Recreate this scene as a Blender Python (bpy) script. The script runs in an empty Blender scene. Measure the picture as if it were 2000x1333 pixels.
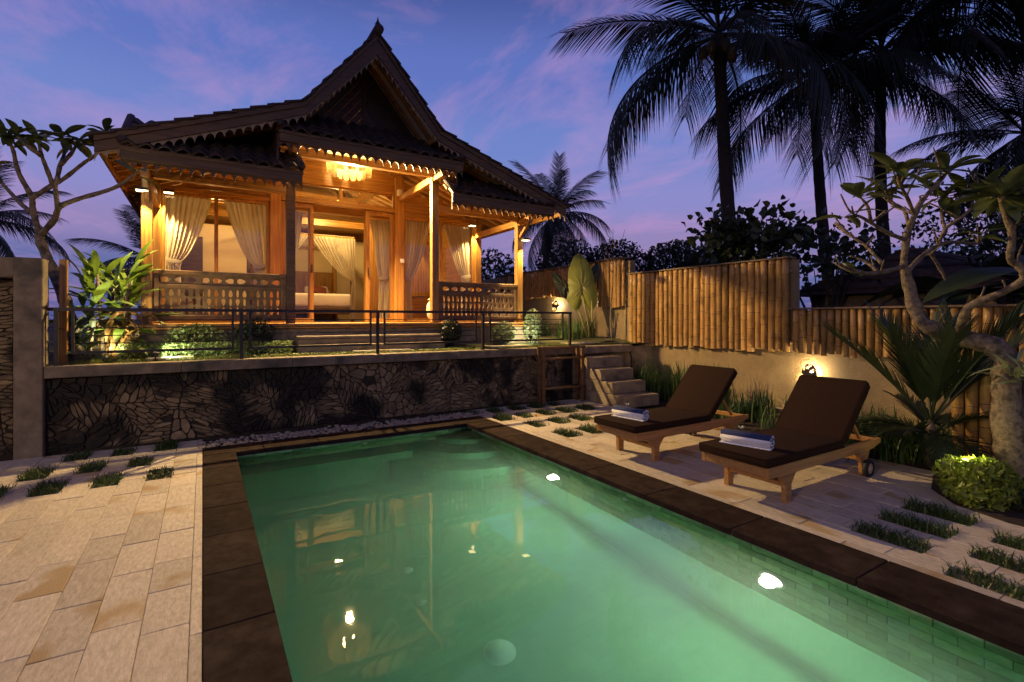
import bpy, math, random
from mathutils import Vector, Matrix, noise
R = math.radians; PI = math.pi
sc = bpy.context.scene; COL = sc.collection

# ------------------------------------------------------------------ camera
cd = bpy.data.cameras.new('camera'); cam = bpy.data.objects.new('camera', cd); COL.objects.link(cam)
cd.sensor_width = 36; cd.lens = 17.573; cd.shift_y = -0.02225; cd.clip_start = .05; cd.clip_end = 3000
cam.location = (0, 0, 1.5); cam.rotation_euler = (R(90), 0, R(-31.74)); sc.camera = cam

# ------------------------------------------------------------------ world: sky after sunset
def S(r, g, b):
    f = lambda c: (c/255/12.92 if c/255 <= .04045 else ((c/255+.055)/1.055)**2.4)
    return (f(r), f(g), f(b), 1)
w = bpy.data.worlds.new('World'); sc.world = w; w.use_nodes = True
nt = w.node_tree; N = nt.nodes; Lk = nt.links; N.clear()
def nd(nt, t, **k):
    n = nt.nodes.new(t)
    for a, b in k.items(): setattr(n, a, b)
    return n
tc = nd(nt, 'ShaderNodeTexCoord'); sx = nd(nt, 'ShaderNodeSeparateXYZ'); Lk.new(tc.outputs['Generated'], sx.inputs[0])
rp = nd(nt, 'ShaderNodeValToRGB'); Lk.new(sx.outputs['Z'], rp.inputs[0])
cr = rp.color_ramp; cr.interpolation = 'EASE'
stops = [(0, (74, 84, 138)), (.085, (96, 105, 158)), (.15, (142, 128, 178)), (.22, (134, 134, 194)), (.32, (108, 128, 194)), (.44, (92, 112, 184)), (.58, (64, 80, 144)), (1, (24, 32, 76))]
while len(cr.elements) < len(stops): cr.elements.new(.5)
for e, (p, c) in zip(cr.elements, stops): e.position = p; e.color = S(*c)
# thin pink cirrus on a high plane
ad = nd(nt, 'ShaderNodeMath', operation='ADD'); ad.inputs[1].default_value = .12; Lk.new(sx.outputs['Z'], ad.inputs[0])
dx = nd(nt, 'ShaderNodeMath', operation='DIVIDE'); dy = nd(nt, 'ShaderNodeMath', operation='DIVIDE')
Lk.new(sx.outputs['X'], dx.inputs[0]); Lk.new(ad.outputs[0], dx.inputs[1]); Lk.new(sx.outputs['Y'], dy.inputs[0]); Lk.new(ad.outputs[0], dy.inputs[1])
cb = nd(nt, 'ShaderNodeCombineXYZ'); Lk.new(dx.outputs[0], cb.inputs[0]); Lk.new(dy.outputs[0], cb.inputs[1])
mp = nd(nt, 'ShaderNodeMapping'); mp.inputs['Scale'].default_value = (1.0, .55, 1); mp.inputs['Rotation'].default_value = (0, 0, .5); mp.inputs['Location'].default_value = (.35, 1.3, 0); Lk.new(cb.outputs[0], mp.inputs[0])
ns = nd(nt, 'ShaderNodeTexNoise'); ns.inputs['Scale'].default_value = 1.7; ns.inputs['Detail'].default_value = 7; ns.inputs['Roughness'].default_value = .62; ns.inputs['Distortion'].default_value = .5; Lk.new(mp.outputs[0], ns.inputs[0])
cl = nd(nt, 'ShaderNodeValToRGB'); cl.color_ramp.elements[0].position = .47; cl.color_ramp.elements[1].position = .78; Lk.new(ns.outputs[0], cl.inputs[0])
fac = nd(nt, 'ShaderNodeMath', operation='MULTIPLY'); fac.inputs[1].default_value = .6; Lk.new(cl.outputs[0], fac.inputs[0])
mx = nd(nt, 'ShaderNodeMixRGB'); mx.inputs[2].default_value = S(204, 150, 196); Lk.new(fac.outputs[0], mx.inputs[0]); Lk.new(rp.outputs[0], mx.inputs[1])
sky = nd(nt, 'ShaderNodeTexSky', sky_type='NISHITA'); sky.sun_disc = False; sky.sun_elevation = R(-4); sky.sun_rotation = R(200)
sk = nd(nt, 'ShaderNodeMixRGB', blend_type='ADD'); sk.inputs[0].default_value = .05; Lk.new(mx.outputs[0], sk.inputs[1]); Lk.new(sky.outputs[0], sk.inputs[2])
bg = nd(nt, 'ShaderNodeBackground'); bg.inputs[1].default_value = 1.1; Lk.new(sk.outputs[0], bg.inputs[0])
ow = nd(nt, 'ShaderNodeOutputWorld'); Lk.new(bg.outputs[0], ow.inputs[0])

# ------------------------------------------------------------------ render settings
sc.render.engine = 'CYCLES'; cy = sc.cycles
cy.use_denoising = True; cy.max_bounces = 8; cy.diffuse_bounces = 3; cy.glossy_bounces = 4; cy.transmission_bounces = 8
cy.transparent_max_bounces = 16; cy.volume_bounces = 2; cy.sample_clamp_indirect = 3; cy.caustics_reflective = False; cy.caustics_refractive = False
vs = sc.view_settings; vs.view_transform = 'Standard'; vs.look = 'None'; vs.exposure = 0; vs.gamma = 1; vs.use_curve_mapping = False

# ------------------------------------------------------------------ mesh helpers
class MB:
    def __init__(s): s.v = []; s.f = []
    def add(s, vs, fs, M=None):
        n = len(s.v)
        for p in vs:
            if M is not None: p = M @ Vector(p)
            s.v.append((p[0], p[1], p[2]))
        for f in fs: s.f.append(tuple(i+n for i in f))
        return s
    def box(s, c, d, M=None, e=0):
        a, b, h = d[0]/2, d[1]/2, d[2]/2; cx, cy_, cz = c
        if not e:
            V = [(cx+i*a, cy_+j*b, cz+k*h) for k in (-1, 1) for j in (-1, 1) for i in (-1, 1)]
            return s.add(V, [(0, 2, 3, 1), (4, 5, 7, 6), (0, 1, 5, 4), (2, 6, 7, 3), (0, 4, 6, 2), (1, 3, 7, 5)], M)
        V = []; idx = {}
        for k in (-1, 1):
            for j in (-1, 1):
                for i in (-1, 1):
                    for ax in range(3):
                        q = [i*(a-e), j*(b-e), k*(h-e)]; q[ax] += (i, j, k)[ax]*e
                        idx[i, j, k, ax] = len(V); V.append((cx+q[0], cy_+q[1], cz+q[2]))
        F = []
        for ax in range(3):
            o = [t for t in range(3) if t != ax]
            for sg in (-1, 1):
                lo = []
                for t in ((-1, -1), (1, -1), (1, 1), (-1, 1)):
                    q = [0, 0, 0]; q[ax] = sg; q[o[0]] = t[0]; q[o[1]] = t[1]; lo.append(idx[q[0], q[1], q[2], ax])
                if (sg > 0) == (ax == 1): lo.reverse()
                F.append(tuple(lo))
            for t0 in (-1, 1):
                for t1 in (-1, 1):
                    A = [0, 0, 0]; B = [0, 0, 0]; A[ax] = -1; B[ax] = 1
                    for q in (A, B): q[o[0]] = t0; q[o[1]] = t1
                    lo = [idx[(*A, o[0])], idx[(*B, o[0])], idx[(*B, o[1])], idx[(*A, o[1])]]
                    if (t0*t1 > 0) == (ax != 1): lo.reverse()
                    F.append(tuple(lo))
        for i in (-1, 1):
            for j in (-1, 1):
                for k in (-1, 1):
                    lo = [idx[i, j, k, 0], idx[i, j, k, 1], idx[i, j, k, 2]]
                    if i*j*k < 0: lo.reverse()
                    F.append(tuple(lo))
        return s.add(V, F, M)
    def beam(s, a, b, w, h, up=(0, 0, 1), e=0):
        a, b = Vector(a), Vector(b); x = (b-a); L = x.length; x.normalize(); up = Vector(up)
        y = up.cross(x); y = y.normalized() if y.length > 1e-5 else Vector((0, 1, 0)); z = x.cross(y)
        M = Matrix(((x.x, y.x, z.x, (a.x+b.x)/2), (x.y, y.y, z.y, (a.y+b.y)/2), (x.z, y.z, z.z, (a.z+b.z)/2), (0, 0, 0, 1)))
        return s.box((0, 0, 0), (L, w, h), M, e)
    def tube(s, pts, rad, n=8, caps=True):
        P = [Vector(p) for p in pts]; rad = rad if hasattr(rad, '__len__') else [rad]*len(P)
        V = []; F = []; u = None
        for i, p in enumerate(P):
            t = (P[min(i+1, len(P)-1)]-P[max(i-1, 0)]).normalized()
            if u is None:
                u = t.cross(Vector((0, 0, 1)))
                if u.length < .05: u = Vector((1, 0, 0))
            u = (u-t*u.dot(t)).normalized(); v = t.cross(u)
            for k in range(n):
                a = 2*PI*k/n; V.append(p+(u*math.cos(a)+v*math.sin(a))*rad[i])
        for i in range(len(P)-1):
            for k in range(n):
                F.append((i*n+k, i*n+(k+1) % n, (i+1)*n+(k+1) % n, (i+1)*n+k))
        if caps: F.append(tuple(range(n-1, -1, -1))); F.append(tuple(range((len(P)-1)*n, len(P)*n)))
        return s.add(V, F)
    def lathe(s, prof, n=16, M=None):
        V = []; F = []
        for r, z in prof:
            for k in range(n): V.append((r*math.cos(2*PI*k/n), r*math.sin(2*PI*k/n), z))
        for i in range(len(prof)-1):
            for k in range(n): F.append((i*n+k, i*n+(k+1) % n, (i+1)*n+(k+1) % n, (i+1)*n+k))
        return s.add(V, F, M)
    def prism(s, poly, t0, t1, axis='y'):
        n = len(poly)
        mk = {'y': lambda p, t: (p[0], t, p[1]), 'z': lambda p, t: (p[0], p[1], t), 'x': lambda p, t: (t, p[0], p[1])}[axis]
        V = [mk(p, t0) for p in poly]+[mk(p, t1) for p in poly]
        F = [tuple(range(n)), tuple(range(2*n-1, n-1, -1))]+[(i, i+n, (i+1) % n+n, (i+1) % n) for i in range(n)]
        return s.add(V, F)
    def mesh(s, name, mat=None, smooth=False):
        me = bpy.data.meshes.new(name); me.from_pydata(s.v, [], s.f); me.validate()
        if mat: me.materials.append(mat)
        if smooth: me.polygons.foreach_set('use_smooth', [True]*len(me.polygons))
        me.update(); return me
    def build(s, name, mat, parent=None, smooth=False, local=False):
        return place(name, s.mesh(name, mat, smooth), parent, local=local)

def place(name, me, parent=None, loc=(0, 0, 0), rot=(0, 0, 0), scl=(1, 1, 1), local=False):
    o = bpy.data.objects.new(name, me); COL.objects.link(o)
    o.location = loc; o.rotation_euler = rot; o.scale = scl if hasattr(scl, '__len__') else (scl,)*3
    if parent:
        o.parent = parent
        if parent.type == 'EMPTY' and not local: o.matrix_parent_inverse = Matrix.Translation(-Vector(parent.location))
    return o
def tag(o, label=None, cat=None, group=None, kind=None):
    for k, v in (('label', label), ('category', cat), ('group', group), ('kind', kind)):
        if v: o[k] = v
    return o
def thing(name, label, cat, loc=(0, 0, 0), rz=0, group=None, kind=None):
    o = bpy.data.objects.new(name, None); COL.objects.link(o); o.location = loc; o.rotation_euler = (0, 0, rz)
    o.empty_display_size = .2
    return tag(o, label, cat, group, kind)
def copy_tree(o, parent=None):
    c = o.copy(); COL.objects.link(c)
    if parent: c.parent = parent; c.matrix_parent_inverse = o.matrix_parent_inverse.copy()
    for ch in [x for x in o.children]: copy_tree(ch, c)
    return c
def soft(o, wd=.02, seg=3):
    m = o.modifiers.new('round', 'BEVEL'); m.width = wd; m.segments = seg; m.limit_method = 'ANGLE'; m.harden_normals = False
    o.data.polygons.foreach_set('use_smooth', [True]*len(o.data.polygons)); return o
def lamp(kind, loc, power, col=(1, .62, .28), rad=.05, parent=None, aim=None, cone=80, blend=.6, name='lamp_light', local=False):
    l = bpy.data.lights.new(name, kind); l.energy = power; l.color = col; l.shadow_soft_size = rad
    o = bpy.data.objects.new(name, l); COL.objects.link(o); o.location = loc
    if kind == 'SPOT': l.spot_size = R(cone); l.spot_blend = blend
    if aim is not None: o.rotation_euler = (Vector(aim)-Vector(loc)).to_track_quat('-Z', 'Y').to_euler()
    if parent:
        o.parent = parent
        if not local: o.matrix_parent_inverse = Matrix.Translation(-Vector(parent.location))
    return o

# ------------------------------------------------------------------ materials
def pm(name, c1, c2, scale=6, stretch=(1, 1, 1), rough=.6, bump=.15, bscale=None, bdist=.01, c3=None, t3=(.52, .66), s3=1.2, var=.15, metal=0, spec=.4, trans=0, detail=7, brick=None, nrm=None):
    m = bpy.data.materials.new(name); m.use_nodes = True; nt = m.node_tree; L = nt.links
    b = nt.nodes['Principled BSDF']; out = nt.nodes['Material Output']
    b.inputs['Roughness'].default_value = rough; b.inputs['Metallic'].default_value = metal; b.inputs['Specular IOR Level'].default_value = spec
    tc = nd(nt, 'ShaderNodeTexCoord'); oi = nd(nt, 'ShaderNodeObjectInfo')
    ml = nd(nt, 'ShaderNodeMath', operation='MULTIPLY'); ml.inputs[1].default_value = 37.3; L.new(oi.outputs['Random'], ml.inputs[0])
    va = nd(nt, 'ShaderNodeVectorMath', operation='ADD'); L.new(tc.outputs['Object'], va.inputs[0]); L.new(ml.outputs[0], va.inputs[1])
    mp = nd(nt, 'ShaderNodeMapping'); mp.inputs['Scale'].default_value = stretch; L.new(va.outputs[0], mp.inputs[0])
    n = nd(nt, 'ShaderNodeTexNoise'); n.inputs['Scale'].default_value = scale; n.inputs['Detail'].default_value = detail; n.inputs['Roughness'].default_value = .65; L.new(mp.outputs[0], n.inputs[0])
    r = nd(nt, 'ShaderNodeValToRGB'); r.color_ramp.elements[0].position = .32; r.color_ramp.elements[1].position = .68
    r.color_ramp.elements[0].color = (*c1, 1); r.color_ramp.elements[1].color = (*c2, 1); L.new(n.outputs[0], r.inputs[0]); col = r.outputs[0]
    if c3:
        n3 = nd(nt, 'ShaderNodeTexNoise'); n3.inputs['Scale'].default_value = s3; n3.inputs['Detail'].default_value = 5; L.new(va.outputs[0], n3.inputs[0])
        r3 = nd(nt, 'ShaderNodeValToRGB'); r3.color_ramp.elements[0].position = t3[0]; r3.color_ramp.elements[1].position = t3[1]; L.new(n3.outputs[0], r3.inputs[0])
        x3 = nd(nt, 'ShaderNodeMixRGB'); x3.inputs[2].default_value = (*c3, 1); L.new(r3.outputs[0], x3.inputs[0]); L.new(col, x3.inputs[1]); col = x3.outputs[0]
    hgt = n.outputs[0]
    if brick:
        bt = nd(nt, 'ShaderNodeTexBrick'); bt.inputs['Scale'].default_value = 1; bt.inputs['Brick Width'].default_value = brick[0]; bt.inputs['Row Height'].default_value = brick[1]; bt.inputs['Mortar Size'].default_value = brick[2]
        bt.inputs['Color1'].default_value = (.86, .86, .86, 1); bt.inputs['Color2'].default_value = (1.06, 1.06, 1.06, 1); bt.inputs['Mortar'].default_value = (.75, .75, .75, 1); L.new(tc.outputs['Object'], bt.inputs[0])
        xb = nd(nt, 'ShaderNodeMixRGB', blend_type='MULTIPLY'); xb.inputs[0].default_value = 1; L.new(col, xb.inputs[1]); L.new(bt.outputs[0], xb.inputs[2]); col = xb.outputs[0]
    if var:
        mr = nd(nt, 'ShaderNodeMapRange'); mr.inputs[3].default_value = 1-var; mr.inputs[4].default_value = 1+var; L.new(oi.outputs['Random'], mr.inputs[0])
        xv = nd(nt, 'ShaderNodeVectorMath', operation='SCALE'); L.new(col, xv.inputs[0]); L.new(mr.outputs[0], xv.inputs['Scale']); col = xv.outputs[0]
    L.new(col, b.inputs['Base Color'])
    if bump:
        bp = nd(nt, 'ShaderNodeBump'); bp.inputs['Strength'].default_value = bump; bp.inputs['Distance'].default_value = bdist
        if bscale:
            nb = nd(nt, 'ShaderNodeTexNoise'); nb.inputs['Scale'].default_value = bscale; nb.inputs['Detail'].default_value = 4; L.new(mp.outputs[0], nb.inputs[0]); hgt = nb.outputs[0]
        L.new(hgt, bp.inputs['Height']); L.new(bp.outputs[0], b.inputs['Normal'])
    if trans:
        tr = nd(nt, 'ShaderNodeBsdfTranslucent'); L.new(col, tr.inputs[0]); ms = nd(nt, 'ShaderNodeMixShader'); ms.inputs[0].default_value = trans
        L.new(b.outputs[0], ms.inputs[1]); L.new(tr.outputs[0], ms.inputs[2]); L.new(ms.outputs[0], out.inputs[0])
    return m
def emit(name, col, st):
    m = bpy.data.materials.new(name); m.use_nodes = True; nt = m.node_tree; nt.nodes.clear()
    e = nd(nt, 'ShaderNodeEmission'); e.inputs[0].default_value = (*col, 1); e.inputs[1].default_value = st
    o = nd(nt, 'ShaderNodeOutputMaterial'); nt.links.new(e.outputs[0], o.inputs[0]); return m
def glassy(name, tint=(1, 1, 1), ior=1.45, minr=0):
    m = bpy.data.materials.new(name); m.use_nodes = True; nt = m.node_tree; nt.nodes.clear()
    t = nd(nt, 'ShaderNodeBsdfTransparent'); t.inputs[0].default_value = (*tint, 1); g = nd(nt, 'ShaderNodeBsdfGlossy'); g.inputs['Roughness'].default_value = .01
    lw = nd(nt, 'ShaderNodeLayerWeight'); lw.inputs[0].default_value = .5; pw = nd(nt, 'ShaderNodeMath', operation='POWER'); pw.inputs[1].default_value = 5; nt.links.new(lw.outputs['Facing'], pw.inputs[0])
    f = nd(nt, 'ShaderNodeMath', operation='MULTIPLY_ADD'); f.inputs[1].default_value = .6; f.inputs[2].default_value = .035; nt.links.new(pw.outputs[0], f.inputs[0]); x = nd(nt, 'ShaderNodeMixShader'); o = nd(nt, 'ShaderNodeOutputMaterial')
    nt.links.new(f.outputs[0], x.inputs[0]); nt.links.new(t.outputs[0], x.inputs[1]); nt.links.new(g.outputs[0], x.inputs[2]); nt.links.new(x.outputs[0], o.inputs[0]); return m
def sheer(name, col, a):
    m = bpy.data.materials.new(name); m.use_nodes = True; nt = m.node_tree; nt.nodes.clear()
    t = nd(nt, 'ShaderNodeBsdfTransparent'); d = nd(nt, 'ShaderNodeBsdfDiffuse'); d.inputs[0].default_value = (*col, 1); tr = nd(nt, 'ShaderNodeBsdfTranslucent'); tr.inputs[0].default_value = (*col, 1)
    x0 = nd(nt, 'ShaderNodeMixShader'); x0.inputs[0].default_value = .5; x = nd(nt, 'ShaderNodeMixShader'); x.inputs[0].default_value = a; o = nd(nt, 'ShaderNodeOutputMaterial')
    nt.links.new(d.outputs[0], x0.inputs[1]); nt.links.new(tr.outputs[0], x0.inputs[2]); nt.links.new(t.outputs[0], x.inputs[1]); nt.links.new(x0.outputs[0], x.inputs[2]); nt.links.new(x.outputs[0], o.inputs[0]); return m

wx = dict(rough=.38, bump=.15, bdist=.004, var=.2, detail=9)
WX = pm('teak_along_x', (.15, .064, .012), (.45, .23, .053), 7, (.22, 5, 7), **wx)
WY = pm('teak_along_y', (.15, .064, .012), (.45, .23, .053), 7, (5, .22, 7), **wx)
WZ = pm('teak_along_z', (.16, .068, .013), (.47, .245, .057), 7, (5, 7, .22), **wx)
WD = pm('weathered_dark_wood', (.045, .024, .012), (.115, .062, .030), 8, (.4, 4, 4), rough=.65, var=.2)
WF = pm('fascia_wood', (.055, .030, .010), (.13, .072, .027), 8, (.3, 4, 4), rough=.6, var=.1)
WV = pm('valance_wood', (.17, .125, .075), (.28, .21, .13), 8, rough=.7)
CAR = pm('carved_old_teak', (.085, .042, .015), (.19, .10, .036), 10, rough=.55)
LNG = pm('lounger_teak', (.27, .135, .042), (.47, .25, .088), 9, (.3, 6, 6), rough=.45, var=.12)
SLAB = pm('sandstone_slab', (.37, .315, .225), (.58, .505, .385), 24, (2.2, .8, 1), detail=10, rough=.7, bump=.4, bscale=70, bdist=.006, c3=(.37, .265, .13), t3=(.585, .66), s3=2.0, var=.13)
BED = pm('joint_mortar', (.15, .12, .08), (.24, .19, .13), 30, rough=.9)
COPE = pm('dark_andesite', (.018, .012, .009), (.042, .029, .021), 9, rough=.9, bump=.3, c3=(.06, .044, .032), t3=(.58, .8), s3=3.2, var=.2, spec=.03)
TILE = pm('green_pool_stone', (.10, .25, .11), (.24, .42, .20), 9, rough=.5, c3=(.24, .23, .10), t3=(.62, .75), s3=3, var=.33)
BASIN = pm('green_pool_floor', (.085, .28, .15), (.15, .37, .21), 5, rough=.6, brick=(.2, .1, .003), var=0)
DRAIN = pm('white_plastic', (.6, .66, .6), (.7, .75, .7), 5, rough=.4, bump=0)
SOIL = pm('dark_soil', (.018, .012, .008), (.05, .034, .02), 25, rough=.95, bump=.5, bdist=.03)
TERR = pm('lawn_soil', (.03, .035, .012), (.10, .10, .035), 14, rough=.95, bump=.5, bdist=.03, c3=(.05, .035, .02))
PEB = pm('pale_pebble', (.26, .215, .15), (.46, .39, .29), 20, rough=.7, var=.25)
STONE = pm('wall_stone', (.125, .088, .042), (.27, .20, .10), 9, rough=.85, bump=.4, c3=(.014, .011, .006), t3=(.44, .53), s3=1.15, var=.35)
# the moss on the wall follows the wall, not the single stone
_n = STONE.node_tree; _g = nd(_n, 'ShaderNodeNewGeometry')
for x in _n.nodes:
    if x.type == 'TEX_NOISE' and abs(x.inputs['Scale'].default_value-1.15) < 1e-4: _n.links.new(_g.outputs['Position'], x.inputs[0])
MORT = pm('mossy_mortar', (.012, .009, .006), (.045, .033, .02), 12, rough=.95, bump=.6, bdist=.03)
CONC = pm('rough_concrete', (.115, .088, .052), (.22, .175, .11), 7, rough=.85, bump=.5, bscale=45, bdist=.01, c3=(.045, .045, .03), t3=(.5, .7), s3=3, var=.05)
CONC2 = pm('step_concrete', (.17, .13, .075), (.31, .245, .15), 6, rough=.8, bump=.3, bscale=50, bdist=.006, c3=(.10, .075, .045), t3=(.52, .72), s3=4, var=.1)
PLAS = pm('ochre_render', (.36, .255, .125), (.46, .34, .18), 3, rough=.7, bump=1.0, bscale=95, bdist=.05, c3=(.28, .20, .10), t3=(.5, .75), s3=1.6, var=0)
BAM = pm('bamboo_cane', (.22, .115, .032), (.45, .28, .10), 5, (2.5, 2.5, .7), rough=.38, bump=.08, c3=(.085, .042, .014), t3=(.58, .76), s3=5, var=.36)
BNODE = pm('bamboo_node', (.07, .04, .018), (.16, .09, .04), 8, rough=.6)
CAPW = pm('fence_cap_wood', (.10, .07, .045), (.2, .14, .09), 8, rough=.8)
METAL = pm('black_steel', (.010, .008, .008), (.022, .016, .014), 12, rough=.38, bump=.05, var=0)
ROOF = pm('old_clay_tile', (.020, .013, .011), (.055, .034, .026), 10, rough=.75, bump=.3, var=.35)
CREAM = pm('cream_plaster', (.62, .50, .32), (.70, .58, .39), 2, rough=.85, bump=.05, var=0)
SOFF = pm('whitewashed_board', (.55, .45, .32), (.66, .55, .42), 6, rough=.8, var=0)
CURT = pm('linen_curtain', (.58, .49, .34), (.66, .57, .42), 40, rough=.9, bump=.08, bscale=220, bdist=.002, var=0, trans=.35)
LINEN = pm('white_linen', (.68, .62, .54), (.76, .70, .62), 6, rough=.9, bump=.1, var=.05)
MAROON = pm('maroon_cloth', (.10, .02, .015), (.17, .04, .025), 30, rough=.8)
NET = sheer('mosquito_net', (.85, .78, .66), .42)
GLASS = glassy('window_glass')
CUSH = pm('brown_canvas', (.021, .0105, .006), (.031, .016, .0095), 60, spec=.08, rough=.95, bump=.25, bscale=320, bdist=.0015, var=.05)
TWH = pm('white_terry', (.66, .66, .68), (.78, .78, .80), 50, rough=.95, bump=.5, bscale=300, bdist=.003, var=0)
TBL = pm('navy_terry', (.012, .020, .075), (.025, .04, .12), 50, rough=.95, bump=.5, bscale=300, bdist=.003, var=0)
RUB = pm('black_rubber', (.010, .010, .010), (.02, .02, .02), 20, rough=.7, bump=0)
WHEEL = pm('wheel_wood', (.40, .30, .18), (.5, .38, .24), 10, rough=.5)
PETAL = pm('frangipani_petal', (.80, .72, .40), (.85, .80, .62), 6, rough=.6, bump=0)
SHELL = pm('woven_shade', (.30, .19, .07), (.84, .68, .40), 38, rough=.7, bump=.6, bscale=60, bdist=.01, var=.05, trans=.62)
LAMPM = pm('lamp_fibre', (.10, .08, .05), (.2, .16, .10), 30, rough=.7)
TERRA = pm('ceramic_pot', (.42, .36, .26), (.5, .43, .33), 8, rough=.5)
BLACKP = pm('dark_plastic', (.02, .018, .015), (.03, .027, .022), 8, rough=.4, bump=0)
WHITEP = pm('white_plate', (.7, .68, .62), (.75, .72, .66), 8, rough=.4, bump=0)
WARM = emit('warm_bulb', (1, .66, .28), 9); POOLE = emit('pool_lamp_glow', (1, .9, .72), 12); INT = emit('soft_bulb', (1, .7, .36), 3)
def leafm(name, a, b, tr=.3, rough=.45, sc_=5, var=.25): return pm(name, a, b, sc_, rough=rough, bump=.1, var=var, trans=tr, spec=.45)
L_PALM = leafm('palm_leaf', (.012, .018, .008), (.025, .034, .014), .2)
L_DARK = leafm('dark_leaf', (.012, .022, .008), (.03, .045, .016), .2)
L_FRAN = leafm('frangipani_leaf', (.06, .085, .022), (.12, .15, .045), .3)
L_HEL = leafm('broad_leaf', (.07, .13, .018), (.14, .22, .035), .35)
L_DRY = leafm('dried_leaf', (.20, .11, .035), (.33, .19, .06), .3)
L_GRS = leafm('grass_blade', (.035, .065, .015), (.075, .12, .028), .3)
L_LAWN = leafm('lawn_blade', (.08, .11, .018), (.18, .21, .045), .3)
L_IRIS = leafm('strap_leaf', (.035, .075, .018), (.08, .14, .035), .35)
L_HEDGE = leafm('small_leaf', (.10, .15, .045), (.24, .31, .11), .3)
L_PALE = leafm('pale_edged_leaf', (.16, .21, .09), (.34, .38, .21), .3)
L_LIME = leafm('lime_leaf', (.13, .19, .02), (.26, .33, .045), .35)
L_EAR = leafm('elephant_ear_leaf', (.22, .25, .035), (.32, .35, .06), .4, sc_=3)
L_STEM = pm('leaf_stalk', (.20, .19, .06), (.3, .27, .10), 6, rough=.5)
BARK = pm('frangipani_bark', (.10, .075, .045), (.26, .20, .13), 30, rough=.85, bump=.9, bdist=.02, c3=(.07, .055, .035), t3=(.5, .62), s3=14, var=.05)
PBARK = pm('palm_bark', (.016, .012, .009), (.035, .026, .018), 10, (1, 1, 5), rough=.9, bump=.7, bdist=.03)
COCO = pm('coconut_husk', (.07, .045, .018), (.12, .08, .03), 8, rough=.6)

# ================================================================== SETTING
rnd = random.Random(7)
def rect_ring(x0, x1, y0, y1, X0, X1, Y0, Y1, z):      # a sheet X0..Y1 with the hole x0..y1
    return MB().add([(X0, Y0, z), (X1, Y0, z), (X1, Y1, z), (X0, Y1, z), (x0, y0, z), (x1, y0, z), (x1, y1, z), (x0, y1, z)],
                    [(0, 1, 5, 4), (1, 2, 6, 5), (2, 3, 7, 6), (3, 0, 4, 7)])
tag(rect_ring(.24, 3.26, -1.7, 6.44, -900, 900, -900, 900, -.035).build('ground', SOIL), kind='structure')

# ---- paving: slabs 0.2 x 0.4 with square turf insets
ORD = ['first', 'second', 'third', 'fourth', 'fifth', 'sixth', 'seventh']
TURF = []          # (x, y, length, label)
for k, x in enumerate((-.35, -.75, -1.15, -1.53)): TURF.append((x, 5.89, .38, 'L', f'square tuft of dark grass, {ORD[k]} from the pool, row farthest from the wall'))
for k, x in enumerate((-.55, -.95, -1.35)): TURF.append((x, 6.48, .38, 'L', f'square tuft of dark grass, {ORD[k]} from the pool, middle row by the pillar'))
for k, x in enumerate((-.35, -.75, -1.15)): TURF.append((x, 7.07, .34, 'L', f'square tuft of dark grass, {ORD[k]} from the pool, row against the wall'))
for k, x in enumerate((4.05, 4.45)): TURF.append((x, 5.16, .38, 'R', f'square of grass, {ORD[k]} from the pool, two-square row by the farther lounger'))
for k, x in enumerate((4.05, 4.45, 4.85)): TURF.append((x, 5.86, .38, 'R', f'square of grass, {ORD[k]} from the pool, three-square row before the steps'))
for k, x in enumerate((3.85, 4.25, 4.65, 5.05, 5.45)): TURF.append((x, 6.47, .38, 'R', f'square of grass, {ORD[k]} from the pool, second row from the stone wall'))
for k, x in enumerate((3.65, 4.05, 4.45, 4.85, 5.25)): TURF.append((x, 7.06, .34, 'R', f'square of dark grass, {ORD[k]} along the foot of the stone wall by the bamboo rack'))
for k, x in enumerate((4.02, 4.42, 4.82)): TURF.append((x, 1.545, .41, 'R', f'long grass strip in the pale paving near the round shrub, {ORD[k]} from the pool'))
for k, x in enumerate((3.82, 4.22, 4.62)): TURF.append((x, .93, .46, 'R', f'grass strip cut by the edge of the picture, {ORD[k]} from the pool'))
def blades(n, lx, ly, h0, h1, wd, lean, seed, z=0, mb=None, fn=None):
    r = random.Random(seed); mb = mb or MB()
    for _ in range(n):
        x, y = (r.uniform(-lx, lx), r.uniform(-ly, ly)) if fn is None else fn(r)
        a = r.uniform(0, 2*PI); h = r.uniform(h0, h1); l = r.uniform(.2, 1)*lean*h; c, s = math.cos(a), math.sin(a); ww = wd*r.uniform(.7, 1.2)
        p = [(x-s*ww, y+c*ww, z), (x+s*ww, y-c*ww, z), (x+c*l*.4+s*ww*.8, y+s*l*.4-c*ww*.8, z+h*.6), (x+c*l*.4-s*ww*.8, y+s*l*.4+c*ww*.8, z+h*.6), (x+c*l*1.3, y+s*l*1.3, z+h*.86)]
        mb.add(p, [(0, 1, 2, 3), (3, 2, 4)])
    return mb
SLM = [MB().box((0, 0, -.016), (.198, .3975, .032), e=.003).mesh('paving_slab', SLAB) for _ in range(1)]
TURFM = {}
for key, ly in (('a', .18), ('b', .16), ('c', .2), ('d', .225)):
    for q in range(4): TURFM[key, q] = blades(int((250+70*q)*ly/.18), .095, ly+.01, .02, .075+.012*q, .0045, 1.1, 11+q, 0, fn=lambda r, ly=ly: (max(-.112, min(.112, r.choice((-.06, -.02, .03, .07))+r.gauss(0, .035))), max(-ly-.015, min(ly+.015, r.choice((-.75, -.3, .15, .5, .85))*ly+r.gauss(0, .05))))).mesh('grass_tuft', L_GRS)
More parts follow.
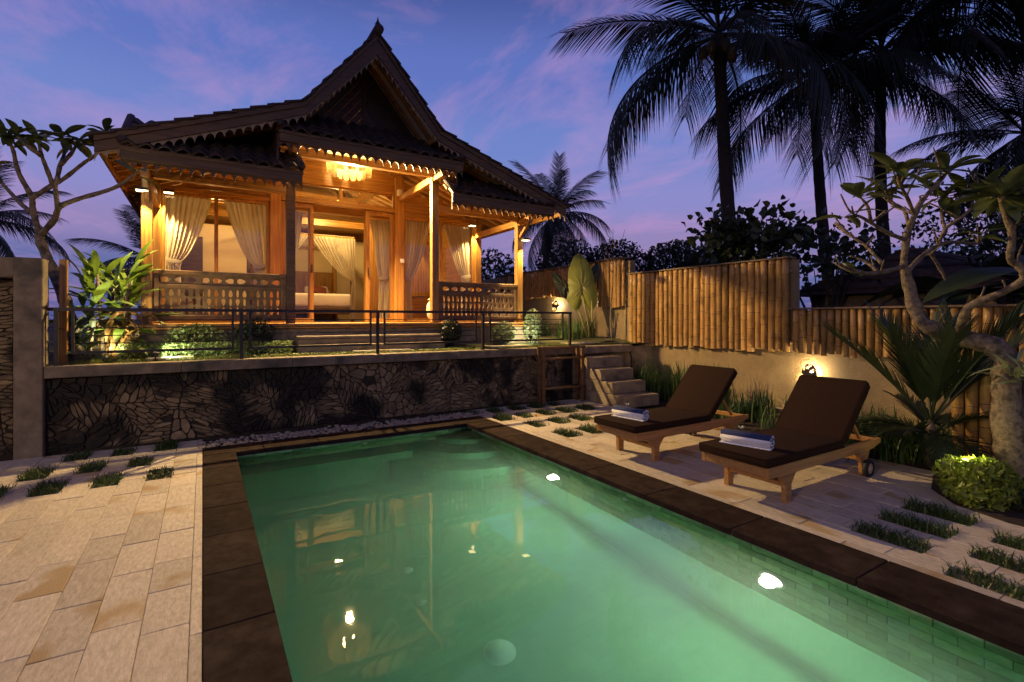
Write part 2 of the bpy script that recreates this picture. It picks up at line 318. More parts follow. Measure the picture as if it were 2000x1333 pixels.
def deck(name, x0, nx, y0, y1, side, label):
    xs = [x0+.2*i for i in range(nx)]
    bed = MB().add([(x0-.1, y0, -.026), (x0+.2*nx-.1, y0, -.026), (x0+.2*nx-.1, y1, -.026), (x0-.1, y1, -.026)], [(0, 1, 2, 3)]).build(name, BED)
    tag(bed, kind='structure')
    for i, x in enumerate(xs):
        cuts = sorted([(t[1]-t[2]/2-.004, t[1]+t[2]/2+.004) for t in TURF if t[3] == side and abs(t[0]-x) < .06])
        y = y0; segs = []
        for a, b in cuts+[(y1, y1)]:
            if a > y+.03: segs.append((y, min(a, y1)))
            y = max(y, b)
        for a, b in segs:
            ys = [a]; p = a+rnd.uniform(.15, .5)
            while p < b-.14: ys.append(p); p += rnd.uniform(.38, .62)
            ys.append(b)
            for q0, q1 in zip(ys, ys[1:]):
                o = place('paving_slab', SLM[0], bed, (x, (q0+q1)/2, rnd.uniform(-.0018, .0018)), (rnd.uniform(-.003, .003), rnd.uniform(-.004, .004), 0), (1, (q1-q0)/.4, 1))
deck('deck_left', -3.355, 17, .5, 7.28, 'L', '')
deck('deck_right', 3.80, 12, .35, 7.3, 'R', '')
# narrow edging strips beside the coping
es = thing('edging_strip', None, None, (0, 0, 0), kind='structure')
for x, wd in ((-.029, .05), (3.648, .09)):
    y = .2
    while y < 6.7:
        l = rnd.uniform(.7, 1.0); MB().box((x, y+l/2, -.016), (wd, l-.004, .032), e=.003).build('edging_slab', SLAB, es); y += l
for k, t in enumerate(TURF):
    key = 'a' if t[2] == .38 else 'b' if t[2] == .34 else 'c' if t[2] == .41 else 'd'
    g = place('grass_tuft', TURFM[key, k % 4], None, (t[0], t[1], -.022), (0, 0, PI*(k//2 % 2))); tag(g, t[4], 'grass', 'grass insets in the paving')

# ---- pool
PX0, PX1, PYF, PYN, WZ0 = .3, 3.2, 6.38, -1.6, -.06
DEP = -1.35
mb = MB()
mb.add([(PX0-.02, PYN-.02, DEP), (PX1+.02, PYN-.02, DEP), (PX1+.02, PYF+.02, DEP), (PX0-.02, PYF+.02, DEP), (PX0-.02, PYN-.02, -.03), (PX1+.02, PYN-.02, -.03), (PX1+.02, PYF+.02, -.03), (PX0-.02, PYF+.02, -.03)],
       [(0, 1, 2, 3), (0, 4, 5, 1), (1, 5, 6, 2), (2, 6, 7, 3), (3, 7, 4, 0)])
pool = tag(mb.build('pool_basin', BASIN), kind='structure')
tm = MB().box((0, 0, 0), (.016, .197, .097), e=.003).mesh('wall_tile', TILE); tm2 = MB().box((0, 0, 0), (.197, .016, .097), e=.003).mesh('wall_tile', TILE)
for r_ in range(7):
    y = .55+(.1 if r_ % 2 else 0)
    while y < PYF-.1:
        place('wall_tile', tm, pool, (PX1+.006+rnd.uniform(-.002, .002), y, -.08-.1*r_)); y += .2
for r_ in range(4):
    x = PX0+.1+(.1 if r_ % 2 else 0)
    while x < PX1-.05: place('wall_tile', tm2, pool, (x, PYF+.006+rnd.uniform(-.002, .002), -.08-.1*r_)); x += .2
MB().box((1.2, PYF-.17, (DEP-.45)/2), (2.1, .37, -.45-DEP+.0)).build('bench', BASIN, pool)
for k, (rr, zt) in enumerate(((1.32, -.72), (.92, -.48), (.5, -.26))):
    pts = [(PX1+.015, PYF+.015)]+[(PX1+.015-rr*math.cos(a), PYF+.015-rr*math.sin(a)) for a in [PI/2*i/20 for i in range(21)]]
    MB().prism([(p[0], p[1]) for p in pts], DEP+.002*(k+1), zt, 'z').build('pool_step', BASIN, pool)
# fittings
dr = MB(); dr.lathe([(.0, .05), (.05, .046), (.09, .032), (.115, .012), (.125, 0), (.14, -.004)], 28); MBd = dr.build('floor_drain', DRAIN, pool, True); MBd.location = (1.70, 2.91, DEP+.006); MBd.scale = (.8, .8, 1.3)
for x, y in ((1.48, 4.07), (1.43, 3.63)):
    o = MB().lathe([(0, .014), (.03, .012), (.042, 0)], 18).build('floor_inlet', DRAIN, pool, True); o.location = (x, y, DEP+.004)
for loc, rot in (((PX1-.006, 3.25, -.20), (0, R(-90), 0)), ((1.75, PYF-.008, -.17), (R(90), 0, 0))):
    o = MB().lathe([(0, .012), (.022, .010), (.032, 0)], 18).build('wall_inlet', DRAIN, pool, True); o.location = loc; o.rotation_euler = rot
for y in (1.9, 4.27, -.5):
    o = MB().lathe([(0, .02), (.055, .018), (.07, 0)], 20).build('pool_lamp', POOLE, pool, True); o.location = (PX1-.004, y, -.44); o.rotation_euler = (0, R(-90), 0)
    rg = MB().lathe([(.072, 0), (.074, .016), (.09, .014), (.095, 0)], 24).build('lamp_rim', DRAIN, pool, True); rg.location = (PX1-.004, y, -.44); rg.rotation_euler = (0, R(-90), 0)
    lamp('SPOT', (PX1-.06, y, -.44), 84, (1, .86, .68), .05, None, (PX1-2, y, -.52), 180, .12, 'pool_lamp_light')
# water: one closed body with a still surface
wm = bpy.data.materials.new('pool_water'); wm.use_nodes = True; nt = wm.node_tree; nt.nodes.clear()
gl = nd(nt, 'ShaderNodeBsdfGlass'); gl.inputs['IOR'].default_value = 1.333; gl.inputs['Roughness'].default_value = .012
tcx = nd(nt, 'ShaderNodeTexCoord'); nz = nd(nt, 'ShaderNodeTexNoise'); nz.inputs['Scale'].default_value = 2.2; nz.inputs['Detail'].default_value = 2; bp = nd(nt, 'ShaderNodeBump'); bp.inputs['Strength'].default_value = .2; bp.inputs['Distance'].default_value = .012
nt.links.new(tcx.outputs['Object'], nz.inputs[0]); nt.links.new(nz.outputs[0], bp.inputs['Height']); nt.links.new(bp.outputs[0], gl.inputs['Normal'])
vsc = nd(nt, 'ShaderNodeVolumeScatter'); vsc.inputs['Color'].default_value = (.86, .95, .84, 1); vsc.inputs['Density'].default_value = .40; vsc.inputs['Anisotropy'].default_value = .25
vab = nd(nt, 'ShaderNodeVolumeAbsorption'); vab.inputs['Color'].default_value = (.25, .88, .66, 1); vab.inputs['Density'].default_value = .42
vo = nd(nt, 'ShaderNodeAddShader'); nt.links.new(vsc.outputs[0], vo.inputs[0]); nt.links.new(vab.outputs[0], vo.inputs[1])
om = nd(nt, 'ShaderNodeOutputMaterial'); nt.links.new(gl.outputs[0], om.inputs['Surface']); nt.links.new(vo.outputs[0], om.inputs['Volume'])
tag(MB().box(((PX0+PX1)/2, (PYN+PYF)/2, (WZ0+DEP-.03)/2), (PX1-PX0+.03, PYF-PYN+.03, WZ0-DEP+.03)).build('water', wm), kind='structure')
# coping
cp = thing('pool_coping', None, None, (0, 0, 0), kind='structure')
def copes(x0, x1, y0, y1, alongx, L):
    a, b = (x0, x1) if alongx else (y0, y1); p = a
    while p < b-.05:
        q = min(p+L, b)
        if b-q < .15: q = b
        c, d = (((p+q)/2, (y0+y1)/2), (q-p-.004, y1-y0)) if alongx else (((x0+x1)/2, (p+q)/2), (x1-x0, q-p-.004))
        o = MB().box((0, 0, -.022), (d[0], d[1], .05), e=.005).build('coping_slab', COPE, cp); o.location = (c[0], c[1], .004+rnd.uniform(-.001, .001)); p = q
copes(0, .315, -.2, 6.36, False, .6); copes(3.185, 3.6, -.2, 6.36, False, .8); copes(0, 3.6, 6.365, 6.76, True, .6)
# pale pebble strip against the wall foot
pm_ = [MB() for _ in range(3)]
for k, b_ in enumerate(pm_):
    b_.lathe([(.001, -.02), (.03, -.016), (.042, 0), (.03, .016), (.001, .02)], 7)
PEBM = [b_.mesh('pebble', PEB, True) for b_ in pm_]
peb = MB(); r = random.Random(3)
for _ in range(900):
    x, y = r.uniform(-.02, 3.62), r.uniform(6.78, 7.16+.06*math.sin(_)); s_ = r.uniform(.35, .95)
    M = Matrix.Translation((x, y, -.015+r.uniform(0, .02))) @ Matrix.Rotation(r.uniform(0, 6), 4, 'Z') @ Matrix.Diagonal((s_*r.uniform(.7, 1.3), s_, s_*.9, 1))
    peb.lathe([(.001, -.02), (.03, -.014), (.04, 0), (.028, .015), (.001, .02)], 6, M)
tag(peb.build('pebbles', PEB, None, True), 'pale pebble strip between the dark coping and the stone wall', 'pebbles', kind='stuff')

# ================================================================== RETAINING WALL, PILLAR, STEPS, TERRACE
TZ = .965
def clip(poly, nx_, nz_, d):
    out = []
    for i in range(len(poly)):
        p, q = poly[i], poly[(i+1) % len(poly)]; a, b = p[0]*nx_+p[1]*nz_-d, q[0]*nx_+q[1]*nz_-d
        if a >= 0: out.append(p)
        if a*b < 0: t = a/(a-b); out.append((p[0]+(q[0]-p[0])*t, p[1]+(q[1]-p[1])*t))
    return out
def cells(pts, poly):
    out = []
    for i, p in enumerate(pts):
        c = poly
        for j, q in enumerate(pts):
            if i == j or len(c) < 3: continue
            dx, dz = p[0]-q[0], p[1]-q[1]; l = math.hypot(dx, dz)
            if l > 1e-6: c = clip(c, dx/l, dz/l, ((p[0]+q[0])*dx+(p[1]+q[1])*dz)/2/l)
        if len(c) > 2: out.append(c)
    return out
def stones(parent, x0, x1, z0, z1, yf, seed, nbig=300, dens=125):
    r = random.Random(seed); area = (x1-x0)*(z1-z0); box_ = [(x0, z0), (x1, z0), (x1, z1), (x0, z1)]
    reg = cells([(r.uniform(x0, x1), r.uniform(z0, z1)) for _ in range(int(area*11))], box_); polys = []
    for c in reg:
        kind = r.random(); ang = r.uniform(0, PI); st_ = 1.15 if kind < .22 else r.uniform(2.0, 4.2); dn = dens*.6 if kind < .22 else dens*r.uniform(.8, 1.35); ca, sa = math.cos(ang), math.sin(ang)
        L = [((p[0]*ca+p[1]*sa)/st_, (-p[0]*sa+p[1]*ca)) for p in c]; lx0, lx1, lz0, lz1 = min(p[0] for p in L), max(p[0] for p in L), min(p[1] for p in L), max(p[1] for p in L)
        ar = abs(sum(c[i][0]*c[(i+1) % len(c)][1]-c[(i+1) % len(c)][0]*c[i][1] for i in range(len(c))))/2; n = max(2, int(ar*dn)); bx_ = (lx1-lx0)*(lz1-lz0)/max(1e-6, ar/st_); pts = []
        for _ in range(int(n*bx_*6)):
            p = (r.uniform(lx0, lx1), r.uniform(lz0, lz1))
            if all((p[0]-q[0])**2+(p[1]-q[1])**2 > (.62/math.sqrt(dn*st_))**2 for q in pts): pts.append(p)
            if len(pts) >= n*bx_: break
        for q in cells(pts, L): polys.append([((p[0]*st_)*ca-p[1]*sa, (p[0]*st_)*sa+p[1]*ca) for p in q])
    def size(c): return abs(sum(c[i][0]*c[(i+1) % len(c)][1]-c[(i+1) % len(c)][0]*c[i][1] for i in range(len(c))))/2
    polys = [p for p in polys if size(p) > .0004]; polys.sort(key=lambda p: -size(p)); rest = MB()
    for k, c in enumerate(polys):
        if r.random() < .05: continue
        cx, cz = sum(p[0] for p in c)/len(c), sum(p[1] for p in c)/len(c); q = []
        for i in range(len(c)):
            a, b = c[i], c[(i+1) % len(c)]
            for t in (.22, .78): q.append((a[0]+(b[0]-a[0])*t-cx, a[1]+(b[1]-a[1])*t-cz))
        n = len(q); V = []; pr = r.uniform(.012, .04); tl = r.uniform(-.25, .25); g = .005
        def ins(p, d): l = math.hypot(*p); f = max(.3, 1-d/max(l, .001)); return p[0]*f, p[1]*f
        for d, dy in ((g, .03), (g, -pr*.5), (g+.007, -pr)):
            for p in q: e = ins(p, d); V.append((e[0], dy+tl*e[0]*.3, e[1]))
        F = [(l*n+i, l*n+(i+1) % n, (l+1)*n+(i+1) % n, (l+1)*n+i) for l in range(2) for i in range(n)]+[tuple(range(2*n, 3*n))]
        if k < nbig: MB().add(V, F).build('stone', STONE, parent).location = Vector((cx, yf, cz))
        else: rest.add([(p[0]+cx, p[1]+yf, p[2]+cz) for p in V], F)
    if rest.v: tag(rest.build('small_stones', STONE, parent), kind='stuff')
rw = thing('retaining_wall', 'long dark rubble stone wall below the black railing', 'wall', (2.2, 7.4, 0))
MB().box((2.2, 7.48, .42), (7.4, .2, .92)).build('wall_core', MORT, rw)
stones(rw, -1.46, 5.86, .01, .84, 7.38, 5)
x = -1.47
while x < 5.9:
    q = min(x+1.25, 5.92); MB().box(((x+q)/2, 7.45, .905), (q-x-.003, .34, .125), e=.008).build('coping_slab', CONC, rw); x = q
    if 5.92-x < .1: break
gw = thing('garden_wall', 'tall concrete pillar and framed stone wall at the edge of the deck', 'wall', (-1.6, 7.4, 0))
MB().box((-1.59, 7.4, 1.06), (.235, .26, 2.18), e=.01).build('pillar', CONC, gw)
MB().box((-3.9, 7.42, 2.04), (4.4, .22, .215), e=.01).build('top_beam', CONC, gw)
MB().box((-3.9, 7.52, .95), (4.4, .12, 2.0)).build('wall_core', MORT, gw)
stones(gw, -3.6, -1.74, .02, 1.9, 7.47, 9, 160)
MB().box((-1.36, 7.6, 1.55), (.07, .07, 1.25), e=.005).build('timber_post', WZ, gw)
# terrace ground
mb = MB(); nx, ny = 60, 44
for j in range(ny):
    for i in range(nx):
        x, y = -7+15*i/(nx-1), 7.56+13*(j/(ny-1))**1.6
        mb.v.append((x, y, TZ+.02*noise.noise(Vector((x*1.5, y*1.5, 0)))+min(.10, max(0, (y-7.7)*.12))))
mb.f = [(j*nx+i, j*nx+i+1, (j+1)*nx+i+1, (j+1)*nx+i) for j in range(ny-1) for i in range(nx-1)]
tag(mb.build('terrace', TERR, None, True), kind='structure')
tag(MB().box((6.95, 7.46, .46), (2.1, .2, .92)).build('terrace_bank', CONC2), kind='structure')
# steps
st = thing('garden_steps', 'five worn concrete steps climbing from the deck to the terrace', 'steps', (6.3, 6.6, 0))
for k in range(4):
    z1 = .197*(k+1); yf = 6.02+.3*k; xr = 6.72-.0*k
    MB().box(((5.93+xr)/2, (yf+7.36)/2, z1-.0985), (xr-5.93, 7.36-yf, .197), e=.012).build('step', CONC2, st)
MB().box((6.62, 7.37, .90), (1.38, .3, .14), e=.012).build('landing_slab', CONC2, st)
# stepping stones sunk into the lawn
for k, (x, y, sx_, sy_, lb) in enumerate(((-.35, 7.78, .5, .3, 'pale slab sunk in the grass behind the railing near the pillar'), (2.4, 7.86, .9, .3, 'pale slab sunk in the grass before the wide house steps'), (4.7, 7.8, .8, .34, 'pale slab sunk in the grass below the carved balustrade near the steps'), (6.4, 7.85, .6, .4, 'pale slab at the top of the garden steps'))):
    tag(MB().box((x, y, TZ+.022), (sx_, sy_, .04), e=.006).build('stepping_stone', SLAB), lb, 'slab', 'slabs in the lawn')
tag(blades(12000, 0, 0, .02, .065, .0042, 1.0, 21, TZ-.005, fn=lambda r: (r.uniform(-1.35, 7.6), 7.56+.75*r.random()**1.5)).build('lawn_grass', L_LAWN), 'short lawn grass on the terrace behind the black railing', 'grass', kind='stuff')

# ================================================================== RAILING
rl = thing('steel_railing', 'low black steel railing with thin wires on top of the stone wall', 'railing', (2.2, 7.42, TZ))
RY = 7.42
def bar(a, b, w_=.03, name='rail', n=None): MB().beam(a, b, w_, w_).build(name, METAL, rl)
xs = [(-1.44, -1.25), (-1.25, .33), (.53, 2.12), (2.33, 3.88), (4.15, 5.70)]
secs = [(-1.25, .33), (.53, 2.12), (2.33, 3.88), (4.15, 5.70)]
bar((-1.46, RY, 1.6), (5.90, RY, 1.6), .038, 'top_rail')
for a, b in secs:
    for x in (a, b): MB().beam((x, RY, 1.115), (x, RY, 1.583), .026, .026, (0, 1, 0)).build('baluster', METAL, rl)
    bar((a-.013, RY, 1.11), (b+.013, RY, 1.11), .03, 'bottom_rail')
    for z in (1.21, 1.30, 1.39, 1.48): MB().tube([(a, RY, z), (b, RY, z)], .0065, 6).build('wire', METAL, rl)
for x in (-1.39, .43, 2.225, 4.015, 5.87): MB().beam((x, RY, TZ-.04), (x, RY, 1.583), .04, .04, (0, 1, 0)).build('railing_post', METAL, rl)

# ================================================================== HOUSE
CX = 2.34; FZ = 1.42; YW = 10.2; YP = 8.35; YB = 7.85; YE = 15.4
hs = thing('wooden_house', 'carved teak house with tall swept tiled gable and lit veranda', 'house', (CX, 11, TZ))
def hb(name, mat, c, d, e=.006, par=None): return MB().box(c, d, e=e).build(name, mat, par or hs)
def hbeam(name, mat, a, b, w_, h_, par=None, e=.005, up=(0, 0, 1)): return MB().beam(a, b, w_, h_, up, e).build(name, mat, par or hs)
hb('floor_platform', CONC2, (CX, 11.5, 1.14), (6.3, 6.6, .40), .01)
MB().box((CX, 11.5, 1.375), (6.2, 6.56, .085)).build('floor', WX, hs)
hb('floor_edge', WX, (CX, 8.19, 1.385), (6.3, .07, .075))
for k in range(2): hb('entrance_step', CONC2, (CX, 7.98+.16*k-.0, 1.04+.13*k), (2.3, .36+.02*k, .13), .012)
# --- roof: swept profile, four slopes
PK, KX, KZ, EX, EZ = 6.04, 1.06, 4.74, 3.6, 3.75
def nrm2(a, b):
    dx, dz = b[0]-a[0], b[1]-a[1]; l = math.hypot(dx, dz); n = (-dz/l, dx/l)
    return n if n[1] > 0 else (-n[0], -n[1])
for sg in (-1, 1):
    P0, P1, P2 = (CX, PK-.10), (CX+sg*KX, KZ-.09), (CX+sg*(EX+.14*sg), EZ-.07)
    for nm, a, b in (('upper_roof_slope', P0, P1), ('lower_roof_slope', P1, P2)):
        n = nrm2(a, b); t = .05
        slope = MB().prism([(a[0], a[1]), (b[0], b[1]), (b[0]-n[0]*t, b[1]-n[1]*t), (a[0]-n[0]*t, a[1]-n[1]*t)], YB+.03, YE, 'y').build(nm, SOFF, hs)
        L = math.hypot(b[0]-a[0], b[1]-a[1]); nc = max(3, round(L/.235)); tl = MB()
        for k in range(nc):
            f0, f1 = k/nc, (k+1)/nc+.02
            A = (a[0]+(b[0]-a[0])*f0, a[1]+(b[1]-a[1])*f0); B = (a[0]+(b[0]-a[0])*f1, a[1]+(b[1]-a[1])*f1)
            tl.prism([(A[0]+n[0]*.012, A[1]+n[1]*.012), (B[0]+n[0]*.040, B[1]+n[1]*.040), (B[0]+n[0]*.066, B[1]+n[1]*.066), (A[0]+n[0]*.036, A[1]+n[1]*.036)], YB-.10+.012*(k % 2), YE+.1, 'y')
        tag(tl.build('tile_courses', ROOF, slope), kind='stuff')
        ys = YB+.25
        while ys < YE-.1:
            o = .05+.035; hbeam('rafter', WX, (a[0]-n[0]*o, ys, a[1]-n[1]*o), (b[0]-n[0]*o, ys, b[1]-n[1]*o), .06, .065, slope, .004); ys += .31
    # barge board and its scalloped valance, bent at the sweep
    for nm, a, b in (('barge_board', P0, P1), ('barge_board', P1, P2)):
        n = nrm2(a, b); q0, q1 = -.02, -.185
        MB().prism([(a[0]+n[0]*.0, a[1]+.005), (b[0]+n[0]*.0, b[1]+.005), (b[0], b[1]-.165), (a[0], a[1]-.165*(1.75 if a is P0 else 1))], YB-.045, YB, 'y').build(nm, WF, hs)
        MB().prism([(a[0], a[1]+.03), (b[0], b[1]+.03), (b[0], b[1]-.035), (a[0], a[1]-.05)], YB-.07, YB-.045, 'y').build('barge_trim', WF, hs)
        L = math.hypot(b[0]-a[0], b[1]-a[1]); nt_ = round(L/.125); top = []; bot = []; dz0 = .165*(1.75 if a is P0 else 1)
        for i in range(nt_*8+1):
            f = i/(nt_*8); ph = (i % 8)/8; dd = dz0+(.165-dz0)*f
            x, z = a[0]+(b[0]-a[0])*f, a[1]+(b[1]-a[1])*f-dd; dep = .02+.085*(1-math.sin(PI*ph)**.55)
            top.append((x, z+.02)); bot.append((x, z-dep))
        v = MB()
        for i in range(len(top)-1):
            p = [top[i], top[i+1], bot[i+1], bot[i]]; v.prism(p, YB-.018, YB-.002, 'y')
        v.build('scalloped_valance', WV, hs)
        hbeam('rafter_plate', WY, (b[0]-sg*.05, YB+.02, b[1]-.11), (b[0]-sg*.05, YE, b[1]-.11), .045, .10)
MB().tube([(CX, YB-.14, PK-.02), (CX, YE+.1, PK-.02)], .075, 10).build('ridge_cap', ROOF, hs, True)
MB().lathe([(.05, 0), (.035, .04), (.045, .06), (.02, .10), (.010, .14), (.002, .18)], 10, Matrix.Translation((CX, YB-.06, PK+.02))).build('finial', ROOF, hs, True)
def roof_under(x):
    d = abs(x-CX); return (PK-.16-(PK-KZ)*d/KX if d < KX else KZ-.15-(KZ-EZ)*(d-KX)/(EX-KX))-.07
# --- front gable of slanting planks
gb = hb('gable_frame', WD, (CX, 8.66, 4.60), (3.4, .06, .07))
for sg in (-1, 1):
    base = [(0, 4.62), (0, 5.9), (-1.04, 4.65), (-1.04, 4.62)]
    sl = (PK-KZ)/KX; l = math.hypot(1, sl); nx_, nz_ = -sl/l, 1/l
    for k in range(16):
        d0 = 4.62*nz_-.0+.105*k
        p = clip(clip(base, nx_, nz_, d0+.0), -nx_, -nz_, -(d0+.102))
        if len(p) > 2:
            q = [(CX-sg*x, z) for x, z in p]; MB().prism(q, 8.60+.004*(k % 3), 8.64, 'y').build('gable_plank', WD, gb)
    MB().prism([(CX+sg*1.04, 4.62), (CX+sg*1.04, 4.66), (CX+sg*1.9, 4.33), (CX+sg*1.9, 4.3)], 8.605, 8.64, 'y').build('gable_plank', WD, gb)
hb('gable_post', WD, (CX, 8.592, 5.25), (.05, .025, 1.3))
hbeam('gable_light_line', SOFF, (CX+.10, 8.585, 5.74), (CX+.93, 8.585, 4.74), .02, .022)  # light leaking along the gable edge, built as a pale strip
# --- pent roofs along the front, the middle one raised
tw, tlg = .19, .25
cv = MB(); nn = 6
for s_, z_ in ((0, 0), (1, 0)):
    for i in range(nn+1):
        u = i/nn; xx = (u-.5)*tw*1.06; zz = .048*math.sin(PI*min(1, u*1.35)) if u < .74 else -.012*math.sin(PI*(u-.74)/.26)
        cv.v.append((xx, -tlg/2 if s_ == 0 else tlg/2, zz+(.022 if s_ == 0 else 0)))
for i in range(nn+1): v = cv.v[i]; cv.v.append((v[0], v[1], v[2]-.018))
cv.f = [(i, i+1, nn+2+i, nn+1+i) for i in range(nn)]+[(i, 2*nn+2+i, 2*nn+3+i, i+1) for i in range(nn)]
TM = cv.mesh('roof_tile', ROOF, False)
def pent(x0, x1, ze, courses=5):
    ya, za, yb, zb = YB+.0, ze+.10, 8.72, ze+.70
    sl = MB().prism([(ya, za), (yb, zb), (yb, zb-.04), (ya, za-.04)], x0+.04, x1-.04, 'x').build('pent_roof', SOFF, hs)
    ang = math.atan2(zb-za, yb-ya); n = int((x1-x0-.02)/tw); pad = (x1-x0-n*tw)/2; st_ = math.hypot(yb-ya, zb-za)/courses
    for c in range(courses):
        for i in range(n):
            f = (c+.42)*st_; y, z = ya-.05+math.cos(ang)*f, za+math.sin(ang)*f+.0
            place('roof_tile', TM, sl, (x0+pad+tw*(i+.5), y, z), (ang-.03, 0, rnd.uniform(-.02, .02)))
    for i in range(int((x1-x0)/.42)+1):
        x = x0+.12+.42*i
        if x < x1-.05: hbeam('rafter', WY, (x, ya+.03, za-.085), (x, yb, zb-.085), .055, .07, sl, .004)
    for xx in (x0+.02, x1-.02): MB().tube([(xx, ya-.08, za+.05), (xx, yb, zb+.05)], .055, 8).build('hip_cap', ROOF, sl, True)
    f = hb('pent_fascia', WF, ((x0+x1)/2, YB-.02, ze+.012), (x1-x0, .05, .165), .006); hb('fascia_trim', WF, ((x0+x1)/2, YB-.05, ze+.065), (x1-x0+.02, .02, .05), .004, f)
    v = MB(); nt_ = round((x1-x0)/.125)
    for i in range(nt_*8):
        pp = []
        for k in (i, i+1):
            ph = (k % 8)/8; pp.append((x0+(x1-x0)*k/(nt_*8), ze-.085-.10*(1-math.sin(PI*ph)**.55)))
        v.prism([(pp[0][0], ze-.06), (pp[1][0], ze-.06), pp[1], pp[0]], YB-.012, YB+.006, 'y')
    v.build('pent_valance', WF, f)
for sg in (-1, 1):  # cheek boards added to stop lamp light leaking up to the gable
    MB().prism([(YB+.05, 3.70), (8.70, 4.24), (8.70, 4.74), (YB+.05, 4.16)], CX+sg*1.42-.012, CX+sg*1.42+.012, 'x').build('cheek_light_stop', WD, hs)
    MB().prism([(CX+sg*1.045, 4.16), (CX+sg*2.25, 4.16), (CX+sg*1.045, 4.615)], 8.61, 8.645, 'y').build('cheek_light_stop', WD, hs)
pent(-.87, 1.24, 3.55); pent(3.64, 5.80, 3.56); pent(.93, 3.84, 4.11)
# --- veranda posts, plates, ties and brackets
for x, zt, mt in ((-.64, 3.40, WZ), (1.15, 4.02, WD), (3.53, 4.02, WD), (5.32, 3.40, WZ)):
    MB().box((x, YP, (FZ-.3+zt)/2) if mt is WZ else (x, YP, (FZ+zt)/2), (.125, .125, zt-FZ+.3 if mt is WZ else zt-FZ), e=.008).build('veranda_post', WZ if x > 3 else mt, hs)
    if mt is WZ: hb('post_base', CONC2, (x, YP, 1.16), (.24, .24, .16), .015)
    hbeam('tie_beam', WY, (x, YP-.42, zt-.02), (x, YW, zt-.02), .09, .12)
    if mt is WZ: hbeam('bracket', WZ, (x, YP-.02, zt-.34), (x, YP-.36, zt-.06), .055, .06, up=(1, 0, 0))
hbeam('wall_plate', WX, (-.72, YP, 3.46), (1.10, YP, 3.46), .10, .11); hbeam('wall_plate', WX, (3.58, YP, 3.46), (5.40, YP, 3.46), .10, .11); hbeam('wall_plate', WX, (1.0, YP, 4.07), (3.68, YP, 4.07), .11, .11)
# --- carved balustrades
def balustrade(x0, x1):
    b = hb('balustrade', CAR, ((x0+x1)/2, YP, 2.135), (x1-x0, .085, .06), .008)
    for z, h in ((1.50, .08), (1.945, .05)): hb('balustrade_rail', CAR, ((x0+x1)/2, YP, z), (x1-x0, .06, h), .005, b)
    for x in (x0+.035, x1-.035): hb('balustrade_stile', CAR, (x, YP, 1.78), (.07, .065, .64), .005, b)
    def cell(mb, cx, cz, cw, ch, fn):
        ang = sorted(set([2*PI*i/14 for i in range(14)]+[math.atan2(s*ch, t*cw) % (2*PI) for s in (-1, 1) for t in (-1, 1)])); n = len(ang); I = []; O = []
        for a in ang:
            c, s = math.cos(a), math.sin(a); k = min((cw/2)/max(abs(c), 1e-6), (ch/2)/max(abs(s), 1e-6)); O.append((cx+c*k, cz+s*k)); h = fn(a); I.append((cx+h[0], cz+h[1]))
        V = [(p[0], YP-.012, p[1]) for p in O]+[(p[0], YP-.012, p[1]) for p in I]+[(p[0], YP+.012, p[1]) for p in I]+[(p[0], YP+.012, p[1]) for p in O]
        F = []
        for l in range(3):
            for i in range(n): F.append((l*n+i, l*n+(i+1) % n, (l+1)*n+(i+1) % n, (l+1)*n+i))
        mb.add(V, F)
    def drop(wd, ht, up=1): return lambda a: (math.cos(a)*wd*(1-.45*up*math.sin(a)) if abs(math.sin(a)) < .99 else 0, math.sin(a)*ht)
    w_ = x1-x0-.14; nc = round(w_/.092); cw = w_/nc; mb = MB()
    for row in range(3):
        ch = (.38)/3; cz = 1.54+ch*(row+.5)
        for i in range(nc): cell(mb, x0+.07+cw*(i+.5), cz, cw, ch, drop(cw*.28, ch*.41, 1 if row != 1 else -1) if (i+row) % 2 else drop(cw*.19, ch*.45, 0))
    mb.build('carved_panel', CAR, b)
    mb = MB(); nc = round(w_/.16); cw = w_/nc
    for i in range(nc): cell(mb, x0+.07+cw*(i+.5), 2.037, cw, .135, lambda a, i=i: (math.cos(a)*cw*.36, math.sin(a)*.036*(1+.4*math.cos(a)*(1 if i % 2 else -1))))
    mb.build('carved_frieze', CAR, b)
balustrade(-.575, 1.085); balustrade(3.595, 5.255)
# --- front wall: posts, windows, doors
for x, wd in ((-.67, .15), (1.14, .19), (3.50, .19), (5.36, .15)): hb('wall_post', WZ, (x, YW, (FZ+roof_under(x))/2), (wd, .17, roof_under(x)-FZ), .01)
z = 3.73; row = 0
while z < 5.6:
    for a, b in (((-.66, 5.35),) if z > 4.09 else ((-.59, 1.04), (3.60, 5.28))):
        zz = z+.19; lim = max(0, min(1, 1)); xs_ = [x for x in [a+(b-a)*i/200 for i in range(201)] if roof_under(x) > zz-.02]
        if len(xs_) > 3: MB().box(((xs_[0]+xs_[-1])/2, YW-.02+.003*(row % 2), z+.094), (xs_[-1]-xs_[0], .035, .184), e=.004).build('wall_plank', WX, hs)
    z += .19; row += 1
hbeam('lintel', WX, (-.7, YW-.02, 3.68), (1.05, YW-.02, 3.68), .10, .08); hbeam('lintel', WX, (3.59, YW-.02, 3.68), (5.4, YW-.02, 3.68), .10, .08)
hbeam('door_head', WX, (1.235, YW-.02, 3.74), (3.405, YW-.02, 3.74), .11, .085); hbeam('transom_head', WX, (1.235, YW-.02, 4.10), (3.405, YW-.02, 4.10), .10, .05)
